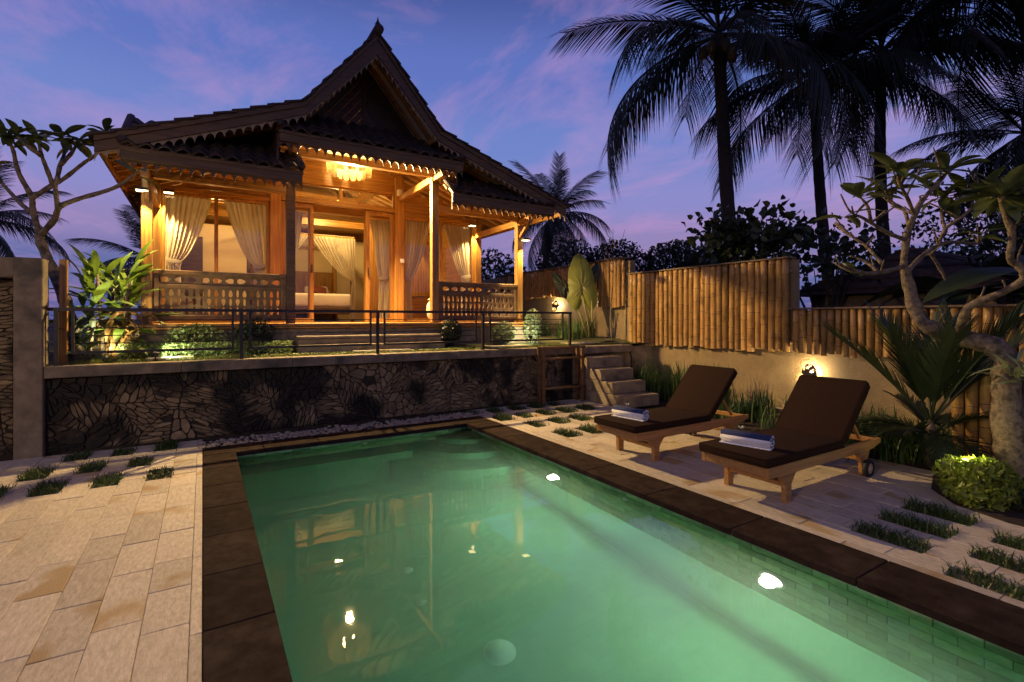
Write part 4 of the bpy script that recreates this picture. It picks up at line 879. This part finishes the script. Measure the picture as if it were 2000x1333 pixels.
RB = {'trunk': [(6.02, 1.40, -.05), (6.05, 1.42, 0.25), (6.03, 1.44, 0.47), (6.09, 1.47, 0.87), (6.15, 1.49, 1.12), (6.13, 1.57, 1.24), (6.09, 1.7, 1.29), (6.02, 1.86, 1.35), (5.91, 2.01, 1.44), (5.87, 2.07, 1.61), (5.86, 2.13, 1.89), (5.84, 2.15, 2.01)],
 'a': [(5.84, 2.15, 1.99), (5.87, 2.13, 2.31), (5.93, 2.09, 2.51), (6.06, 2.07, 2.67), (6.27, 2.0, 2.87), (6.33, 1.96, 2.97)], 'b': [(5.86, 2.14, 2.01), (5.49, 2.19, 1.94), (5.24, 2.23, 1.92), (4.97, 2.28, 1.97), (4.88, 2.28, 1.99)],
 'b2': [(5.46, 2.21, 1.94), (5.47, 2.32, 2.05), (5.39, 2.42, 2.11)], 'c': [(5.86, 2.14, 1.94), (6.18, 2.12, 2.12), (6.43, 2.08, 2.24), (6.69, 2.03, 2.3), (7.06, 1.93, 2.3), (7.08, 1.91, 2.38)],
 'c2': [(6.44, 2.07, 2.24), (6.44, 2.01, 2.41), (6.49, 1.92, 2.5), (6.62, 1.78, 2.68), (6.65, 1.77, 2.75)], 'd': [(5.86, 2.14, 2.27), (5.54, 2.16, 2.31), (5.29, 2.2, 2.39), (5.07, 2.21, 2.43), (4.92, 2.25, 2.41)],
 'd2': [(5.29, 2.2, 2.39), (5.21, 2.19, 2.52), (5.16, 2.22, 2.6)], 'e': [(5.88, 2.12, 2.39), (6.03, 2.21, 2.59), (6.04, 2.32, 2.7), (6.03, 2.38, 2.83)], 'f': [(5.54, 2.21, 2.02), (5.59, 2.36, 2.21), (5.54, 2.45, 2.3), (5.5, 2.47, 2.36)],
 'g': [(5.93, 2.09, 2.51), (5.75, 2.09, 2.67), (5.57, 2.08, 2.76), (5.55, 2.09, 2.86)], 'h': [(6.44, 2.01, 2.41), (6.53, 2.07, 2.6), (6.61, 2.08, 2.77)], 'j': [(6.3, 2.1, 2.19), (6.53, 2.07, 1.99), (6.57, 2.05, 1.89)],
 's2': [(6.03, 1.8, 1.34), (5.84, 1.68, 1.55), (5.83, 1.63, 1.62), (5.86, 1.43, 1.73), (5.86, 1.31, 1.83), (5.83, 1.33, 1.94), (5.77, 1.37, 2.0), (5.78, 1.36, 2.2), (5.74, 1.39, 2.37), (5.7, 1.41, 2.52)], 's3': [(5.86, 1.31, 1.83), (5.84, 1.21, 2.1), (5.87, 1.19, 2.35)]}
frangipani('gnarled old frangipani leaning over the low bamboo panel', (6.02, 1.4, 0), RB, {'trunk': (.125, .042), '*': (.019, .010), 'a': (.036, .015), 'c': (.028, .012), 's2': (.038, .024), 'b': (.024, .011), 'd': (.022, .010)}, 8, 8, 1.05, {'a': 18, 'g': 13, 'e': 12, 'c2': 16, 'd2': 6, 'd': 3, 'h': 15, 'c': 8, 's2': 22, 's3': 18, 'b': 1})

# strap-leaved beds
def straps(n, reg, h0, h1, wd, lean, seed, z=-.02):
    r = random.Random(seed); mb = MB(); cl = [(r.uniform(reg[0], reg[1]), r.uniform(reg[2], reg[3])) for _ in range(max(3, n//22))]
    for _ in range(n):
        cx, cy_ = r.choice(cl); x, y = cx+r.gauss(0, .07), cy_+r.gauss(0, .07); a = r.uniform(0, 2*PI); h = r.uniform(h0, h1); l = lean*h*r.uniform(.1, 1)**1.4; c, s = math.cos(a), math.sin(a); m = 5; b = len(mb.v); ww = wd*r.uniform(.7, 1.2)
        for j in range(m+1):
            f = j/m; wv = ww*(1-f**2.2)+.0006; px, py, pz = x+c*l*f*f, y+s*l*f*f, z+h*(f-.22*f**3*min(1.5, l/h*2)); mb.v += [(px-s*wv, py+c*wv, pz), (px+s*wv, py-c*wv, pz)]
        mb.f += [(b+2*j, b+2*j+1, b+2*j+3, b+2*j+2) for j in range(m)]
    return mb
tag(straps(520, (6.95, 7.8, 5.0, 7.1), .45, .85, .013, .55, 31).build('strap_leaves', L_IRIS), 'tall bed of strap leaves between the steps and the farther lounger', 'plants', kind='stuff')
tag(straps(900, (6.25, 7.75, 2.75, 4.95), .20, .48, .010, .8, 32).build('strap_leaves', L_IRIS), 'bright green strap leaves lit by the shell lamp between the loungers', 'plants', kind='stuff')
tag(straps(520, (6.2, 7.7, 1.9, 2.8), .2, .40, .010, .8, 33).build('strap_leaves', L_IRIS), 'dark strap leaves round the foot of the palm behind the wheel', 'plants', kind='stuff')
tag(straps(520, (6.3, 7.7, 8.2, 11.0), .25, .60, .010, .7, 34, TZ+.03).build('strap_leaves', L_IRIS), 'tall grasses on the terrace under the distant wall lamp', 'plants', kind='stuff')
tag(straps(90, (7.25, 7.6, 8.35, 8.8), .35, .75, .012, .7, 35, TZ+.03).build('strap_leaves', L_IRIS), 'yellow-green strap leaves at the foot of the elephant ear', 'plants', kind='stuff')

# leafy bushes
def cloud(n, c, rad, ls, seed, mb=None, flat=0, hollow=.35, boxy=False):
    r = random.Random(seed); mb = mb or MB()
    lob = [(Vector((r.gauss(0, 1), r.gauss(0, 1), r.gauss(0, .8))).normalized(), r.uniform(.55, 1.15)) for _ in range(9)]
    for _ in range(n):
        if boxy: p = Vector((r.uniform(-1, 1), r.uniform(-1, 1), r.uniform(-1, 1)**1)); p.z = abs(p.z)**.6*(1.1+.35*noise.noise(Vector((p.x*4+seed, p.y*3, 0))))-.0
        else:
            d = Vector((r.gauss(0, 1), r.gauss(0, 1), r.gauss(0, 1))).normalized(); k = max(.45, max(d.dot(l)*s for l, s in lob)); p = d*(hollow+(1-hollow)*r.random()**.5)*(.55+.5*k)
        P = Vector((c[0]+p.x*rad[0], c[1]+p.y*rad[1], c[2]+p.z*rad[2])); a = Vector((r.gauss(0, 1), r.gauss(0, 1), r.gauss(.2, .7))).normalized(); b = a.orthogonal().normalized(); q = r.uniform(0, 6.28)
        b = (b*math.cos(q)+a.cross(b)*math.sin(q)); e = b.cross(a); s = ls*r.uniform(.6, 1.25); u, v = b*s, e*s*.42
        mb.add([P-u, P-u*.1+v+a*s*.12, P+u, P-u*.1-v+a*s*.12], [(0, 1, 2), (0, 2, 3)])
    return mb
def bush(name, label, cat, c, rad, n, ls, mat, seed, stem=True, group=None, base=None):
    t = thing(name, label, cat, (c[0], c[1], base if base is not None else c[2]-rad[2]), 0, group); cloud(n, c, rad, ls, seed).build('crown', mat, t); r = random.Random(seed); mb = MB()
    zb = base if base is not None else c[2]-rad[2]
    for k in range(5): mb.tube([(c[0]+r.uniform(-.1, .1)*rad[0], c[1]+r.uniform(-.1, .1)*rad[1], zb-.03), (c[0]+r.uniform(-.3, .3)*rad[0], c[1]+r.uniform(-.3, .3)*rad[1], (zb+c[2])/2), (c[0]+r.uniform(-.6, .6)*rad[0], c[1]+r.uniform(-.6, .6)*rad[1], c[2]+rad[2]*.4)], [.012+.03*rad[0], .008+.02*rad[0], .003], 6)
    mb.build('trunk', BARK if mat not in (L_DARK, L_PALM) else PBARK, t, True); return t
tag(cloud(5200, (.10, 7.96, TZ+.02), (1.0, .20, .17), .022, 41, boxy=True).build('ground_cover', L_HEDGE), 'bright low leafy ground cover below the carved balustrade near the pillar', 'ground cover', kind='stuff')
bush('garden_shrub', 'small dark shrub against the carved balustrade beside the entrance', 'shrub', (.62, 8.08, 1.27), (.28, .16, .28), 1100, .03, L_DARK, 42)
bush('garden_shrub', 'green shrub spilling below the brightly lit carved panel', 'shrub', (-.12, 8.08, 1.22), (.42, .14, .24), 1300, .026, L_HEDGE, 43)
bush('garden_shrub', 'dark shrub with pale flecks at the end of the entrance steps', 'shrub', (3.72, 8.05, 1.26), (.26, .17, .28), 1100, .028, L_DARK, 44)
bush('garden_shrub', 'pale leaved shrub below the balustrade nearest the bamboo fence', 'shrub', (4.75, 8.02, 1.20), (.32, .17, .24), 1200, .03, L_PALE, 45)
bush('garden_shrub', 'white edged upright shrub at the lit corner post', 'shrub', (5.48, 8.12, 1.36), (.22, .17, .38), 1100, .036, L_PALE, 46)
bush('garden_shrub', 'round lime green shrub glowing beside the frangipani trunk', 'shrub', (5.34, 1.46, .19), (.29, .27, .23), 1300, .038, L_LIME, 47)
bush('garden_shrub', 'low dark leafy plant at the foot of the frangipani', 'shrub', (5.55, 1.22, .10), (.3, .3, .13), 900, .03, L_DARK, 48)
mb = MB(); mb.prism([(5.0, .2), (6.7, .2), (6.7, 2.0), (5.85, 1.92), (5.45, 1.80), (5.15, 1.55), (5.02, 1.2)], -.03, .012, 'z'); tag(mb.build('planting_bed', SOIL), kind='structure')

# big leaves: elephant ear
ee = thing('elephant_ear', 'giant elephant ear plant with one huge pale green leaf', 'plant', (7.42, 8.6, TZ))
def ear(tip, centre, size, par, rx, rz, mat):
    mb = MB(); n = 40; rings = 6; vn = MB()
    def rad(a):
        d = (a+PI) % (2*PI)-PI
        return (.36+.24*max(0, math.cos(d))**5+.14*max(0, math.cos(d))**40+.05*math.cos(2*d)+.10*max(0, -math.cos(d)))*(1-.62*math.exp(-((abs(d)-PI)/.20)**2))
    for j in range(rings+1):
        f = j/rings
        for i in range(n):
            a = 2*PI*i/n; rr_ = rad(a)*(1+.012*math.sin(a*18)); vein = .02*abs(math.sin(a*5.5))*f
            mb.v.append((rr_*math.cos(a)*f, rr_*math.sin(a)*.92*f, -.13*f*f+vein+.03*math.sin(a)**2*f))
    mb.f = [(j*n+i, j*n+(i+1) % n, (j+1)*n+(i+1) % n, (j+1)*n+i) for j in range(rings) for i in range(n)]
    o = mb.build('leaf', mat, par, True); o.location = centre; o.scale = (size,)*3
    for k in range(-5, 6):
        a = k*.46; r_ = rad(a)*.93; vn.tube([(0, 0, .012), (r_*.5*math.cos(a), r_*.46*math.sin(a), .004), (r_*math.cos(a), r_*.92*math.sin(a), -.095)], [.009, .006, .002], 5)
    vn.build('veins', L_STEM, o, True); return o
def ear_at(c, size, up_tilt, face, mat=L_EAR, roll=0):
    o = ear(None, c, size, ee, 0, 0, mat); o.rotation_euler = (Matrix.Rotation(face, 4, 'Z') @ Matrix.Rotation(R(90)-up_tilt, 4, 'X') @ Matrix.Rotation(R(90)+roll, 4, 'Z')).to_euler(); return o
ear_at((7.24, 8.70, 2.18), 1.12, .22, R(-32), roll=.06); ear_at((6.93, 8.95, 2.2), .55, .3, R(-10), L_DARK, .5); ear_at((7.6, 8.9, 2.35), .6, .2, R(-70), L_DARK, -.3)
for a, b in (((7.38, 8.6, TZ), (7.24, 8.70, 2.02)), ((7.36, 8.62, TZ), (6.98, 8.93, 2.1)), ((7.42, 8.62, TZ), (7.55, 8.86, 2.2)), ((7.40, 8.6, TZ), (7.12, 8.6, 2.0)), ((7.44, 8.6, TZ), (7.34, 8.5, 1.9))):
    m = ((a[0]*.6+b[0]*.4), (a[1]*.6+b[1]*.4), a[2]*.45+b[2]*.55); MB().tube([a, m, b], [.03, .018, .010], 8).build('stalk', L_STEM, ee, True)

# broad-leaved clump by the pillar
HL = leaf_mesh('leaf', L_HEL, .60, .050, 8, .28, .7, peak=.5); HL2 = leaf_mesh('leaf', L_HEL, .5, .042, 8, .28, 1.1, peak=.5); HD = leaf_mesh('leaf', L_DRY, .42, .035, 7, .5, 1.6, peak=.45); HK = leaf_mesh('leaf', L_DARK, .7, .07, 8, .28, .8, peak=.5)
def clump(label, c, n, seed, meshes, z0, z1, spread, lsc, eln=(.1, 1.35), stem=True):
    t = thing('broad_leaf_plant', label, 'plant', c, 0, 'broad leaved plants by the pillar'); r = random.Random(seed)
    for i in range(n):
        f = (i+.5)/n; z = z0+(z1-z0)*f; az = 2.4*i+r.uniform(-.4, .4); el = eln[0]+(eln[1]-eln[0])*f+r.uniform(-.25, .25)
        place('leaf', meshes[i % len(meshes)], t, (c[0]+r.uniform(-1, 1)*spread, c[1]+r.uniform(-1, 1)*spread, z), (r.uniform(-.4, .4), -el, az), lsc*r.uniform(.75, 1.15))
    if stem:
        mb = MB()
        for k in range(4): a = r.uniform(0, 6.28); mb.tube([(c[0]+.5*spread*math.cos(a), c[1]+.5*spread*math.sin(a), TZ-.05), (c[0]+spread*math.cos(a), c[1]+spread*math.sin(a), z1)], [.025, .015], 7)
        mb.build('stem', BARK, t, True)
clump('glossy light green broad leaved plant lit from below beside the pillar', (-1.02, 8.30, TZ), 96, 51, (HL, HL2), 1.2, 2.05, .26, 1.05)
clump('dried orange brown leaves drooping under the broad leaved plant', (-.86, 8.15, TZ), 80, 52, (HD,), 1.02, 1.60, .2, .85, (-1.2, .2), False)
clump('dark broad leaved plant in the gap beside the lit house corner', (-.88, 9.2, TZ), 26, 53, (HK, HL2), 1.3, 2.0, .2, 1.0)
clump('dark leaves at the railing end beside the pillar', (-1.22, 7.75, TZ), 20, 54, (HK,), 1.0, 1.4, .1, .6)

# sapling
sp_ = thing('bare_sapling', 'thin bare sapling in front of the short bamboo panel', 'sapling', (7.66, 8.2, TZ)); mb = MB()
branch(mb, [(7.66, 8.2, TZ), (7.62, 8.2, 1.5), (7.66, 8.18, 2.3), (7.68, 8.17, 2.9)], .022, .012); mb.build('trunk', BARK, sp_, True); r = random.Random(61)
for k in range(9):
    z = 2.5+.09*k; a = r.uniform(0, 6.28); l = r.uniform(.2, .45); mb = MB(); p = Vector((7.665, 8.18, z)); branch(mb, [p, p+Vector((math.cos(a)*l*.5, math.sin(a)*l*.5, l*.45)), p+Vector((math.cos(a)*l*.7, math.sin(a)*l*.7, l*1.1))], .009, .003, 5); mb.build('twig', BARK, sp_, True)

# ---- palms
def frond_mesh(name, mat, L, droop, nl, ll, hang, seed, stiff=0, lw=.016, ratio=.12):
    r = random.Random(seed); mb = MB(); pts = []; a = 0.0; p = Vector((0, 0, 0)); m = 16
    for i in range(m+1):
        pts.append(p.copy()); f = i/m; ang = -droop*f**1.5; p = p+Vector((math.cos(ang), 0, math.sin(ang)))*(L/m)
    mb.tube(pts, [.035*L/4*(1-.85*i/m)+.003 for i in range(m+1)], 5)
    for k in range(nl):
        f = ratio+(1-ratio)*k/(nl-1); q = f*m; i = min(int(q), m-1); P = pts[i].lerp(pts[i+1], q-i); T = (pts[i+1]-pts[i]).normalized()
        for s in (-1, 1):
            l = ll*(.35+.65*math.sin(PI*min(.98, .12+.80*f))**.6)*r.uniform(.85, 1.1)*(1 if r.random() > .06 else .4); side = Vector((0, s, 0))
            d = (T*(.55+.5*f+r.uniform(-.1, .1)+stiff)+side*(1-.2*f)+Vector((0, 0, .25-hang*.35+stiff*.3))).normalized(); g = Vector((0, 0, -1))*hang*r.uniform(.75, 1.2); b = len(mb.v)
            nrm = d.cross(side).normalized() if d.cross(side).length > .01 else Vector((0, 0, 1)); wv = T*lw
            for j, ff in enumerate((0, .35, .7, 1)):
                c = P+d*l*ff+g*l*ff*ff*.75; ww = (.7, 1, .7, .06)[j]; mb.v += [tuple(c-wv*ww), tuple(c+wv*ww)]
            mb.f += [(b+2*j, b+2*j+1, b+2*j+3, b+2*j+2) for j in range(3)]
    return mb.mesh(name, mat)
PF = [frond_mesh('frond', L_PALM, 4.0, d, 84, .95, h, 70+i, 0, .021) for i, (d, h) in enumerate(((.75, .75), (1.1, 1.1), (1.45, 1.3), (.45, .45)))]
def palm(label, base, top, r0, n, lsc, seed, nuts=0, el0=-.75, el1=1.35, group='coconut palms beyond the boundary'):
    t = thing('coconut_palm', label, 'palm', base, 0, group); r = random.Random(seed); b, c = Vector(base), Vector(top); k = 18; pts = [b.lerp(c, i/k)+Vector((.25*math.sin(PI*i/k)*math.sin(seed), .2*math.sin(PI*i/k), 0)) for i in range(k+1)]
    Q = []; rad = []
    for i in range(k):
        for f in (0, .5): Q.append(pts[i].lerp(pts[i+1], f)); rad.append((r0*(1.15-.35*i/k))*(1 if f else 1.07))
    Q.append(pts[-1]); rad.append(r0*.9); MB().tube(Q, rad, 10).build('trunk', PBARK, t, True)
    for i in range(n):
        f = i/(n-1); el = el1+(el0-el1)*f**.85+r.uniform(-.12, .12); az = 2.39996*i+seed+r.uniform(-.15, .15)
        place('frond', PF[3 if el > .95 else 0 if el > .3 else 1 if el > -.25 else 2], t, c+Vector((0, 0, .15*(1-f))), (r.uniform(-.25, .25), -el, az), lsc*r.uniform(.85, 1.08))
    for i in range(nuts):
        a = 2.4*i; q = c+Vector((math.cos(a)*.32, math.sin(a)*.32, -.25-.12*(i % 3))); MB().lathe([(.001, -.15), (.07, -.12), (.115, -.02), (.10, .07), (.05, .13), (.001, .15)], 12, Matrix.Translation(q)).build('coconut', COCO, t, True)
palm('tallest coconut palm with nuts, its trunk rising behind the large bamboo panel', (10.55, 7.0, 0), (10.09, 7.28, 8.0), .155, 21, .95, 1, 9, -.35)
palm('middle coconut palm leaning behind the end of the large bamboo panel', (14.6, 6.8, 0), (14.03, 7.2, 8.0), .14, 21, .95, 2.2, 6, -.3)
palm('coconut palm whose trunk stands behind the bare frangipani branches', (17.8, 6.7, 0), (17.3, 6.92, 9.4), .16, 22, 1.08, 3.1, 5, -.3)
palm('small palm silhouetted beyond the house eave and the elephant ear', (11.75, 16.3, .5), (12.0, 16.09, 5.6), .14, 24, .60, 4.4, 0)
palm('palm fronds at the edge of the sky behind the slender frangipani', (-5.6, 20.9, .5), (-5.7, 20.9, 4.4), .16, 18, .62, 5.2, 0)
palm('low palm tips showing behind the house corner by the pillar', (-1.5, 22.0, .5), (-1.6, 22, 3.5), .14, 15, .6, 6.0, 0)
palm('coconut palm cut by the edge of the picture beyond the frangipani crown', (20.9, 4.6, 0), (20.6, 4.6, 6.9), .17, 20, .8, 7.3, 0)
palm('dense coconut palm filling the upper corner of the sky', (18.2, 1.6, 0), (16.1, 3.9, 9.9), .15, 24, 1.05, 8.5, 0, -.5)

# young palm in the bed behind the nearer lounger
YF = [frond_mesh('frond', L_PALM if False else L_DARK, 1.05, d, 46, .42, .16, 90+i, .7, .013, .22) for i, d in enumerate((.25, .6, 1.3))]
yp = thing('young_palm', 'young palm with stiff upright fronds behind the wheeled lounger end', 'palm', (6.40, 2.12, 0)); r = random.Random(91)
MB().tube([(6.40, 2.12, -.05), (6.40, 2.12, .25), (6.40, 2.12, .5)], [.05, .045, .02], 8).build('trunk', BARK, yp, True)
for i in range(20):
    el = (1.38, 1.15, .98, 1.22, 1.05, 1.3, .9, 1.1, .6, .35, .5, .3, .2, .45, .25, .7, .15, .4, .55, .3)[i]; az = 2.39996*i*1.0+.4
    place('frond', YF[0 if i < 8 else 1 if i < 11 else 2], yp, (6.40, 2.12, .42 if i < 8 else .30), (r.uniform(-.3, .3), -el, az), r.uniform(.9, 1.1)*(1.12 if i < 8 else .8))
# spiky variegated leaves growing on the frangipani trunk
BRL = leaf_mesh('leaf', L_PALE, .34, .020, 6, .35, .9, peak=.35)
br_ = thing('bromeliad', 'pale spiky bromeliad perched on the frangipani trunk', 'plant', (6.0, 1.38, .95)); r = random.Random(95)
for i in range(22): place('leaf', BRL, br_, (6.0+r.uniform(-.05, .05), 1.38+r.uniform(-.05, .05), .98+r.uniform(-.05, .1)), (r.uniform(-.4, .4), -r.uniform(-.1, 1.3), 2.4*i), r.uniform(.7, 1.15))

# sea-grape silhouette over the fence, background trees, bananas
def roundleaf_bush(label, c, rad, n, ls, seed, base, group=None):
    t = thing('leafy_tree', label, 'tree', (c[0], c[1], base), 0, group); r = random.Random(seed); mb = MB(); br2 = MB()
    for k in range(15):
        d = Vector((r.uniform(-1, 1), r.uniform(-1, 1), r.uniform(-.3, 1))); e = Vector((c[0]+d.x*rad[0], c[1]+d.y*rad[1], c[2]+d.z*rad[2])); br2.tube([(c[0], c[1], base), (c[0]+d.x*rad[0]*.3, c[1]+d.y*rad[1]*.3, (base+e.z)/2), e], [.05, .03, .008], 5)
        for _ in range(n//15):
            P = e+Vector((r.gauss(0, .24), r.gauss(0, .24), r.gauss(-.1, .22))); a = Vector((r.gauss(0, 1), r.gauss(0, 1), r.gauss(0, 1))).normalized(); u = a.orthogonal().normalized(); v = a.cross(u); s = ls*r.uniform(.5, 1.1)
            f_ = a*s*r.uniform(.1, .45); mb.add([P-u*s*.8, P-u*s*.55+v*s*.75+f_, P+u*s*.25+v*s*.72+f_, P+u*s*1.05, P+u*s*.25-v*s*.72+f_, P-u*s*.55-v*s*.75+f_], [(0, 1, 2, 3), (0, 3, 4, 5)])
    mb.build('crown', L_DARK, t); br2.build('trunk', PBARK, t, True)
roundleaf_bush('round leaved tree silhouetted just above the large bamboo panel', (9.2, 6.0, 2.72), (.95, .85, .62), 900, .105, 100, 0)
roundleaf_bush('dark leafy branches beyond the end of the large bamboo panel', (11.2, 5.5, 2.7), (1.1, .8, .45), 420, .09, 101, 0)
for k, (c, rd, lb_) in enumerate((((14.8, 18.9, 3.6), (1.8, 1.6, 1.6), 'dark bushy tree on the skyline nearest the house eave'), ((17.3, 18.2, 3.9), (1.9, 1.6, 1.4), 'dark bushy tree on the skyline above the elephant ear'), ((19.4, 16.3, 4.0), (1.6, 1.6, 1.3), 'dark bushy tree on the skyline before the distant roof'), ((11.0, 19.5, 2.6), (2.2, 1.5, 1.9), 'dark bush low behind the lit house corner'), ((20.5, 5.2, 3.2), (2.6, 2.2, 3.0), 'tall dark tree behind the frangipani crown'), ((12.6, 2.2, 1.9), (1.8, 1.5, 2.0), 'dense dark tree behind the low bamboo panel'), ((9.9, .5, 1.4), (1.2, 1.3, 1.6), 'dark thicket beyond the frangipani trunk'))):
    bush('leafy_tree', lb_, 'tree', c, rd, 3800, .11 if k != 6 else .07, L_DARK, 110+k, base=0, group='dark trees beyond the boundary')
BN = leaf_mesh('leaf', L_DARK, 1.9, .26, 10, .2, 1.1, peak=.5, wave=.08)
def banana(label, c, zt, n, seed, s=1):
    t = thing('banana_plant', label, 'plant', (c[0], c[1], 0), 0, 'banana plants beyond the boundary'); r = random.Random(seed); MB().tube([(c[0], c[1], 0), (c[0], c[1], zt)], [.14, .08], 10).build('trunk', PBARK, t, True)
    for i in range(n): place('leaf', BN, t, (c[0], c[1], zt-.05), (r.uniform(-.5, .5), -r.uniform(.05, 1.25), 2.4*i+seed), s*r.uniform(.75, 1.1))
banana('banana plant with broad dark leaves behind the frangipani stem', (8.8, 1.7, 0), 2.0, 9, 3.3); banana('banana plant in the corner above the spiky bromeliad', (7.9, .55, 0), 2.0, 9, 1.2, .9); banana('banana plant between the palm trunks and the neighbouring roof', (11.6, 3.2, 0), 2.0, 8, 2.2)

# neighbouring roofs
def neighbour(label, x0, x1, y0, y1, ze, zr):
    t = thing('neighbour_house', label, 'house', ((x0+x1)/2, (y0+y1)/2, 0)); ym = (y0+y1)/2
    MB().box(((x0+x1)/2, ym, ze/2), (x1-x0-.8, y1-y0-.8, ze)).build('wall', CONC, t); rf = MB().add([(x0, y0, ze), (x1, y0, ze), (x1, y1, ze), (x0, y1, ze), (x0+1.0, ym, zr), (x1-1.0, ym, zr)], [(0, 1, 5, 4), (1, 2, 5), (2, 3, 4, 5), (3, 0, 4), (0, 3, 2, 1)]).build('roof', ROOF, t)
    for k in range(5): f = (k+.5)/5; MB().beam((x0+1.0*f-.02, y0+(ym-y0)*f, ze+(zr-ze)*f+.02), (x1-1.0*f, y0+(ym-y0)*f, ze+(zr-ze)*f+.02), .05, .04).build('roof_batten', ROOF, rf); MB().beam((x0+1.0*f, y0+(ym-y0)*f, ze+(zr-ze)*f+.02), (x0+1.0*f, y1-(y1-ym)*f, ze+(zr-ze)*f+.02), .05, .04).build('roof_batten', ROOF, rf)
    MB().box((x0+.36, ym, ze-.35), (.06, y1-y0-1, .5)).build('shutter', CAPW, t)
neighbour('low neighbouring house with dark hipped roof behind the low bamboo panel', 11.2, 16, 2.4, 6.4, 2.0, 2.95)
neighbour('distant dark roof peeping over the boundary beyond the sapling', 19.0, 24, 13.5, 17.5, 3.3, 4.7)

# ================================================================== GARDEN LIGHTS
def spotlight(label, c, aim, p, col, cone=95):
    t = thing('garden_spotlight', label, 'spotlight', c, 0, 'garden spotlights'); d = (Vector(aim)-Vector(c)).normalized(); a = Vector(c)+Vector((0, 0, .07))
    MB().tube([a-d*.04, a+d*.03], [.03, .035], 12).build('body', BLACKP, t, True); MB().tube([Vector(c)+Vector((0, 0, -.05)), a], [.008, .008], 6).build('spike', BLACKP, t); MB().tube([a+d*.031, a+d*.033], [.028, .028], 12).build('lens', INT, t)
    lamp('SPOT', a+d*.05, p, col, .02, t, aim, cone, .6, 'spotlight_lamp')
spotlight('spotlight at the foot of the broad leaved plant by the pillar', (-.98, 7.62, TZ-.02), (-1.0, 8.4, 1.9), 70, (1, .88, .5), 110)
spotlight('spotlight lighting the ground cover below the carved balustrade', (-.5, 7.60, TZ+.02), (.3, 8.1, 1.15), 45, (.95, 1, .62), 120)
spotlight('spotlight among the pale shrubs at the house corner', (5.15, 7.68, TZ+.12), (5.2, 8.2, 1.2), 34, (1, .95, .66), 130)
spotlight('spotlight shining through the round lime shrub', (5.55, 1.72, .16), (5.3, 1.4, .35), 9, (1, .92, .35), 150)
lamp('POINT', (5.36, 1.50, .36), 5.0, (1, .92, .3), .02, None, name='shrub_lamp')
# lantern on the near side of the deck that lights the slabs, cushions and stone wall
ln = thing('garden_lantern', 'warm lantern on a slim post at the near edge of the deck', 'lantern', (-5.2, -.6, 0))
MB().box((-5.2, -.6, 1.55), (.08, .08, 3.1), e=.008).build('post', METAL, ln); MB().box((-5.2, -.6, 3.11), (.24, .24, .03), e=.006).build('base_plate', METAL, ln); MB().lathe([(.36, -.03), (.2, .07), (.02, .16), (.001, .17)], 12, Matrix.Translation((-5.2, -.6, 3.44))).build('roof', METAL, ln)  # wide unseen roof, shaped to keep the lantern's light off the gable
for sx_ in (-1, 1):
    for sy_ in (-1, 1): MB().box((-5.2+sx_*.1, -.6+sy_*.1, 3.28), (.016, .016, .32)).build('corner_bar', METAL, ln)
MB().lathe([(.001, -.06), (.03, -.04), (.045, 0), (.03, .05), (.001, .07)], 12, Matrix.Translation((-5.2, -.6, 3.27))).build('bulb', WARM, ln, True)
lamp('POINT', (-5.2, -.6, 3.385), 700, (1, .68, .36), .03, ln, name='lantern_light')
